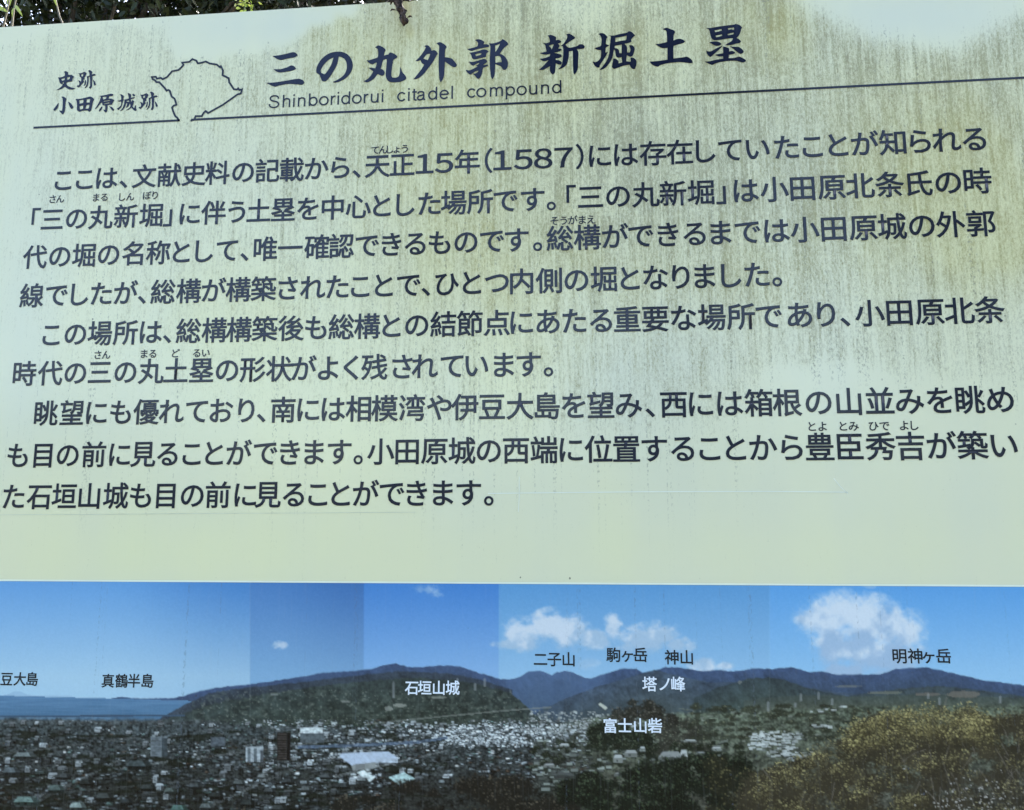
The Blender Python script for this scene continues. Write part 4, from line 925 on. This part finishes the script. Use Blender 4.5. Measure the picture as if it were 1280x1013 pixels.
def tube(pts, radii, seg=7):
    pts = [Vector(p) for p in pts]; V, F = [], []
    for q, p in enumerate(pts):
        t = (pts[min(q + 1, len(pts) - 1)] - pts[max(q - 1, 0)]).normalized()
        a = t.orthogonal().normalized(); b = t.cross(a)
        for s in range(seg):
            an = 2 * math.pi * s / seg
            V.append(p + (a * math.cos(an) + b * math.sin(an)) * radii[q])
    for q in range(len(pts) - 1):
        for s in range(seg):
            F.append([q * seg + s, q * seg + (s + 1) % seg, (q + 1) * seg + (s + 1) % seg, (q + 1) * seg + s])
    F.append(list(range(seg))[::-1]); F.append([(len(pts) - 1) * seg + s for s in range(seg)])
    return V, F
def merge(parts):
    V, F, n = [], [], 0
    for v, f in parts:
        V += [tuple(x) for x in v]; F += [[i + n for i in q] for q in f]; n += len(v)
    return V, F

def tree(name, label, cat, base, top, rad, clumps, nleaf, L, Wd, mats, seed, trunk_r=.09, group=None):
    r = np.random.default_rng(seed); base = Vector(base)
    root = empty(name, base); tag(root, label, cat, group)
    c0 = Vector(top) - base
    parts = [tube([(0, 0, -.1), (.02, .03, c0.z * .35), (-.03, .02, c0.z * .7), tuple(c0 * .98)], [trunk_r, trunk_r * .85, trunk_r * .6, trunk_r * .2])]
    cen = []
    for q in range(clumps):
        d = unit(1, r)[0] * r.random() ** .4
        cen.append(np.array(c0) + d * np.array(rad))
    cen = np.array(cen)
    for c in cen[::3]:
        s = np.array([0, 0, max(.3, c[2] * .62)]); m = (s + c) / 2 + np.array([0, 0, .12])
        parts.append(tube([s, m, c], [trunk_r * .42, trunk_r * .26, trunk_r * .06], 5))
    V, F = merge(parts); mesh_np('trunk', V, F, bark, root)
    per = nleaf // clumps
    pos = np.concatenate([c + unit(per, r) * (r.random((per, 1)) ** .45) * np.array([.42, .42, .30]) * r.uniform(.7, 1.2) * (max(rad) / 1.3) for c in cen])
    P, F = leaves(pos, L, Wd, r, .35)
    mesh_np('crown', P, F, mats, root)
    return root
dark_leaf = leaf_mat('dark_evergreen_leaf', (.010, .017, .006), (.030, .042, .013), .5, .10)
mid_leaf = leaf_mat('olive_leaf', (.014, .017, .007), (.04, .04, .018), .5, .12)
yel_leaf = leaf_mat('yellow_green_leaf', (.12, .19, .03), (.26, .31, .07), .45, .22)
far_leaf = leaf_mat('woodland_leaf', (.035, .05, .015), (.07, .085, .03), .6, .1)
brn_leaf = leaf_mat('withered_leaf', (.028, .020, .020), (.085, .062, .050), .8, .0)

pA = ray(80, 0, 2.2); pB = ray(300, 0, 3.0); pC = ray(470, -10, 3.8)
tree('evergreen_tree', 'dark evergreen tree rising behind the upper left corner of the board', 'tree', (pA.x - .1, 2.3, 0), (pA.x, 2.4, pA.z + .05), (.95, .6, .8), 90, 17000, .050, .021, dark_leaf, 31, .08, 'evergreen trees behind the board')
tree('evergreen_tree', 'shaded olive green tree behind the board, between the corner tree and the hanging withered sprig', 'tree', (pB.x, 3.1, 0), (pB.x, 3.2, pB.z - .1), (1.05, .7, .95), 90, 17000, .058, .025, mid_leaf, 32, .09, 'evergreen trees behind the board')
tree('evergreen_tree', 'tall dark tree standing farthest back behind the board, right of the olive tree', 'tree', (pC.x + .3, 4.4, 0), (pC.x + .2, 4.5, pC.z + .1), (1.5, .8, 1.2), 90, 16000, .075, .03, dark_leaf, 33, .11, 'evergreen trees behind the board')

# slender bush with long yellow edged leaves over the left corner
r = np.random.default_rng(3)
b0 = ray(20, 0, .75)
bush = empty('bamboo_plant', (b0.x - .12, .78, 0)); tag(bush, 'slender plant with long pointed yellow green leaves above the far left corner of the board', 'plant')
def leaf_between(a, c, w, sag, seed):
    """one long pointed leaf from a to c, folded along its midrib"""
    rr = random.Random(seed); a = Vector(a); c = Vector(c); d = c - a
    s = d.cross(Vector((.15, -1, .25 * rr.uniform(-1, 1)))).normalized(); up = s.cross(d).normalized()
    V, F, n = [], [], 8
    for q in range(n + 1):
        t = q / n; wd = w * .5 * math.sin(math.pi * min(1, .06 + .94 * t) ** .8) ** .8
        m = a + d * t + up * sag * math.sin(t * math.pi)
        V += [m + s * wd + up * wd * .35, m, m - s * wd + up * wd * .35]
    for q in range(n):
        for e in (0, 1): F.append([q * 3 + e, q * 3 + e + 1, q * 3 + e + 4, q * 3 + e + 3])
    return V, F
def pt(px, py, y): return ray(px, py, y) - Vector(bush.location)
parts = []
for chain in (((14, 40), (17, 14), (21, -8), (24, -40)), ((80, 34), (74, 20), (70, 2), (66, -40)), ((-30, 40), (-14, 16), (-4, 10)), ((2, 40), (8, 18), (12, -2), (14, -30))):
    pts = [pt(x, y, .75) for x, y in chain]
    parts.append(tube([(0, 0, 0), pts[0] * .5] + pts, [.006, .005, .0028, .0022, .0016, .001][:len(pts) + 2], 6))
V, F = merge(parts); mesh_np('stem', V, F, flat_mat('cane', (.10, .085, .05), .6), bush)
LV = []
for q, (x0, y0, x1, y1, w, dy) in enumerate(((-8, 10, 10, 15.5, 9, 0), (12, -8, 11, 12, 4.2, .02), (19, 7, 28.5, 21, 4.6, -.02), (18.5, 10, 15.5, 22, 3, 0), (17, -2, 12.5, 8, 2.6, .03), (67, -10, 71, 8.5, 4, 0),
        (-20, -20, -6, 4, 6, .05), (30, -30, 36, -6, 6, .03), (52, -40, 48, -8, 6, .04), (-26, 18, -12, 26, 6, 0))):
    LV.append(leaf_between(pt(x0, y0, .75 + dy), pt(x1, y1, .74 + dy), w * .0017, .004, q))
V, F = merge(LV); mesh_np('foliage', V, F, yel_leaf, bush, smooth=True)

# bright young shoot showing over the edge right of the corner trees
b1 = ray(306, 6, 1.0)
sh = empty('young_shoot', (b1.x, 1.02, 0)); tag(sh, 'small bright yellow green shoot just above the top edge of the board', 'plant')
V, F = tube([(0, 0, 0), (.03, .01, b1.z * .5), (-.01, 0, b1.z - .03), (0, -.02, b1.z + .03)], [.006, .005, .003, .001], 6); mesh_np('stem', V, F, flat_mat('green_stem', (.10, .14, .04), .5), sh)
pos = np.array([0, -.02, b1.z + .012])[None] + r.normal(size=(46, 3)) * np.array([.011, .011, .013])
P, F = leaves(pos, .014, .008, r, .1, spread=1.2); mesh_np('foliage', P, F, yel_leaf, sh)

# withered sprig hanging over the top edge of the sign
h0 = board(500, -30); h1 = board(505, 36)
spg = empty('withered_sprig', (h0[0] + OFF.x + .6 - .6, -.012, h0[1] + Z0))
spg.location = (h0[0] - 0.6 + .6, -.012, h0[1] + Z0)
tag(spg, 'dry crumpled brown sprig hanging over the top edge of the board', 'dead sprig')
lx = lambda px, py: (board(px, py)[0] - h0[0], 0, board(px, py)[1] - h0[1])
stemp = [(-.02, .05, .03), lx(498, -32), lx(501, -12), lx(503, 6), lx(505, 20), lx(508, 34)]
V, F = tube(stemp, [.0022, .002, .0018, .0016, .0014, .0009], 7); mesh_np('stem', V, F, flat_mat('dry_stem', (.09, .06, .05), .8, .3, 200), spg)
def curl(px, py, ang, L, wd, roll, seed, yo=0):
    wd *= .78
    """a dry leaf rolled up along its length"""
    rr = random.Random(seed); V, F = [], []; nu, nv = 9, 7
    c = lx(px, py)
    for u in range(nu + 1):
        t = u / nu; wloc = wd * (math.sin(math.pi * (.08 + .86 * t)) ** .7)
        bend = ang + (t - .3) * rr.uniform(.5, 1.0) * (1 if seed % 2 else -1)
        ax = (math.cos(bend), math.sin(bend)); nx = (-math.sin(ang), math.cos(ang))
        for v in range(nv + 1):
            a = (v / nv - .5) * roll
            rad = wloc / max(roll, .5)
            off = math.sin(a) * rad * 1.3; dep = (1 - math.cos(a)) * rad * 1.3 + rr.uniform(-1, 1) * .0003
            V.append((c[0] + ax[0] * L * t + nx[0] * off, yo - dep - .003 * math.sin(t * 3.1), c[2] + ax[1] * L * t + nx[1] * off))
    for u in range(nu):
        for v in range(nv):
            a = u * (nv + 1) + v; F.append([a, a + 1, a + nv + 2, a + nv + 1])
    o = mesh_np('dry_leaf', V, F, brn_leaf, spg, smooth=True)
    md = o.modifiers.new('thick', 'SOLIDIFY'); md.thickness = .0005
D = math.radians
# the crumpled body of dead leaves round the stem
def crumple(path, seed):
    r_ = np.random.default_rng(seed); V, F = [], []
    P = np.array([lx(x, y) for x, y, w in path]); Wd = np.array([w for x, y, w in path]) * .00098
    n = 46; seg = 16
    tt = np.linspace(0, 1, n); s_ = np.linspace(0, 1, len(path))
    C_ = np.stack([np.interp(tt, s_, P[:, q]) for q in range(3)], -1); R_ = np.interp(tt, s_, Wd)
    nz = np.random.default_rng(seed + 1).random((n + 4, seg)); nz = (nz[:n] + nz[1:n + 1] + nz[2:n + 2]) / 3; nz = (nz + np.roll(nz, 1, 1)) / 2
    for q in range(n):
        for s in range(seg):
            an = 2 * math.pi * s / seg + q * .07
            rad = R_[q] * (.52 + 1.0 * nz[q, s]) * (1 + .22 * math.sin(3 * an + q * .5))
            V.append((C_[q][0] + math.cos(an) * rad, -.002 + math.sin(an) * rad * .75 - R_[q] * .5, C_[q][2] + r_.uniform(-1, 1) * .0006))
    for q in range(n - 1):
        for s in range(seg): F.append([q * seg + s, q * seg + (s + 1) % seg, (q + 1) * seg + (s + 1) % seg, (q + 1) * seg + s])
    return V, F
def brown_crumple():
    k = NT('crumpled_dead_leaf'); k.b.inputs['Specular IOR Level'].default_value = .2
    v = k.step(k.noise((160, 160, 110), 4, .65), .35, .68)
    k.set(k.b.inputs['Base Color'], k.mix(v, rgb(.010, .007, .008), rgb(.15, .108, .098))); k.b.inputs['Roughness'].default_value = .8
    bp = k.n('ShaderNodeBump'); bp.inputs['Strength'].default_value = .8; bp.inputs['Distance'].default_value = .002
    k.set(bp.inputs['Height'], v); k.set(k.b.inputs['Normal'], bp.outputs[0])
    return k.m
V, F = crumple([(499, -34, 3), (499, -20, 8), (500, -6, 9), (499.5, 3, 7.5), (501, 10, 5.5), (503, 17, 5.0), (505.5, 23, 5.2), (507, 28, 3.6), (508, 33, 5.2), (508.5, 38, 4.2), (508, 41, 1.0)], 5)
mesh_np('leaf_mass', V, F, brown_crumple(), spg, smooth=True)
for q, a in enumerate([(493, 2, D(-125), .010, .006, 3.2, -.001), (504, -12, D(-70), .020, .010, 2.6, -.006), (507, 3, D(-75), .013, .007, 3.0, -.001), (498.5, 21, D(-150), .0075, .004, 3.2, -.001),
                       (502, 7, D(-80), .012, .008, 3.0, -.008), (509, 25, D(-70), .009, .006, 3.2, -.004), (512, 30, D(-20), .006, .004, 2.6, 0), (505, 33, D(-20), .007, .008, 3.6, -.006), (496, -20, D(-80), .022, .012, 3, -.004), (497, 9, D(-100), .009, .005, 3, -.003)]):
    curl(a[0], a[1], a[2], a[3], a[4], a[5], q + 1, a[6])

# far-off wood across the clearing that the glossy sheet mirrors
r = np.random.default_rng(8)
cen = []
for x, y, z, rx, rz, n in ((-1.5, -13, 1.2, 4.5, 1.8, 40), (7.5, -12, 3.4, 2.8, 4.2, 70), (2.6, -14, 1.6, 3, 2.2, 36), (11, -11, 3, 3, 4, 40), (-8, -13, 1.4, 4, 2.0, 30), (1.9, -12, 8.6, 2.4, 1.8, 46), (-1.6, -12, 5.6, .7, .8, 7), (6.5, -12, 6.4, .9, .9, 9), (2.2, -12, 5.0, .5, 2.6, 10)):
    for q in range(n):
        d = unit(1, r)[0] * r.random() ** .35
        cen.append((x + d[0] * rx, y + d[1] * 1.6, max(.2, z + d[2] * rz)))
cen = np.array(cen)
pos = np.concatenate([c + unit(70, r) * r.random((70, 1)) ** .5 * .75 for c in cen])
P, F = leaves(pos, .34, .16, r, .2)
wd = mesh_np('woodland', P, F, far_leaf); tag(wd, kind='stuff')
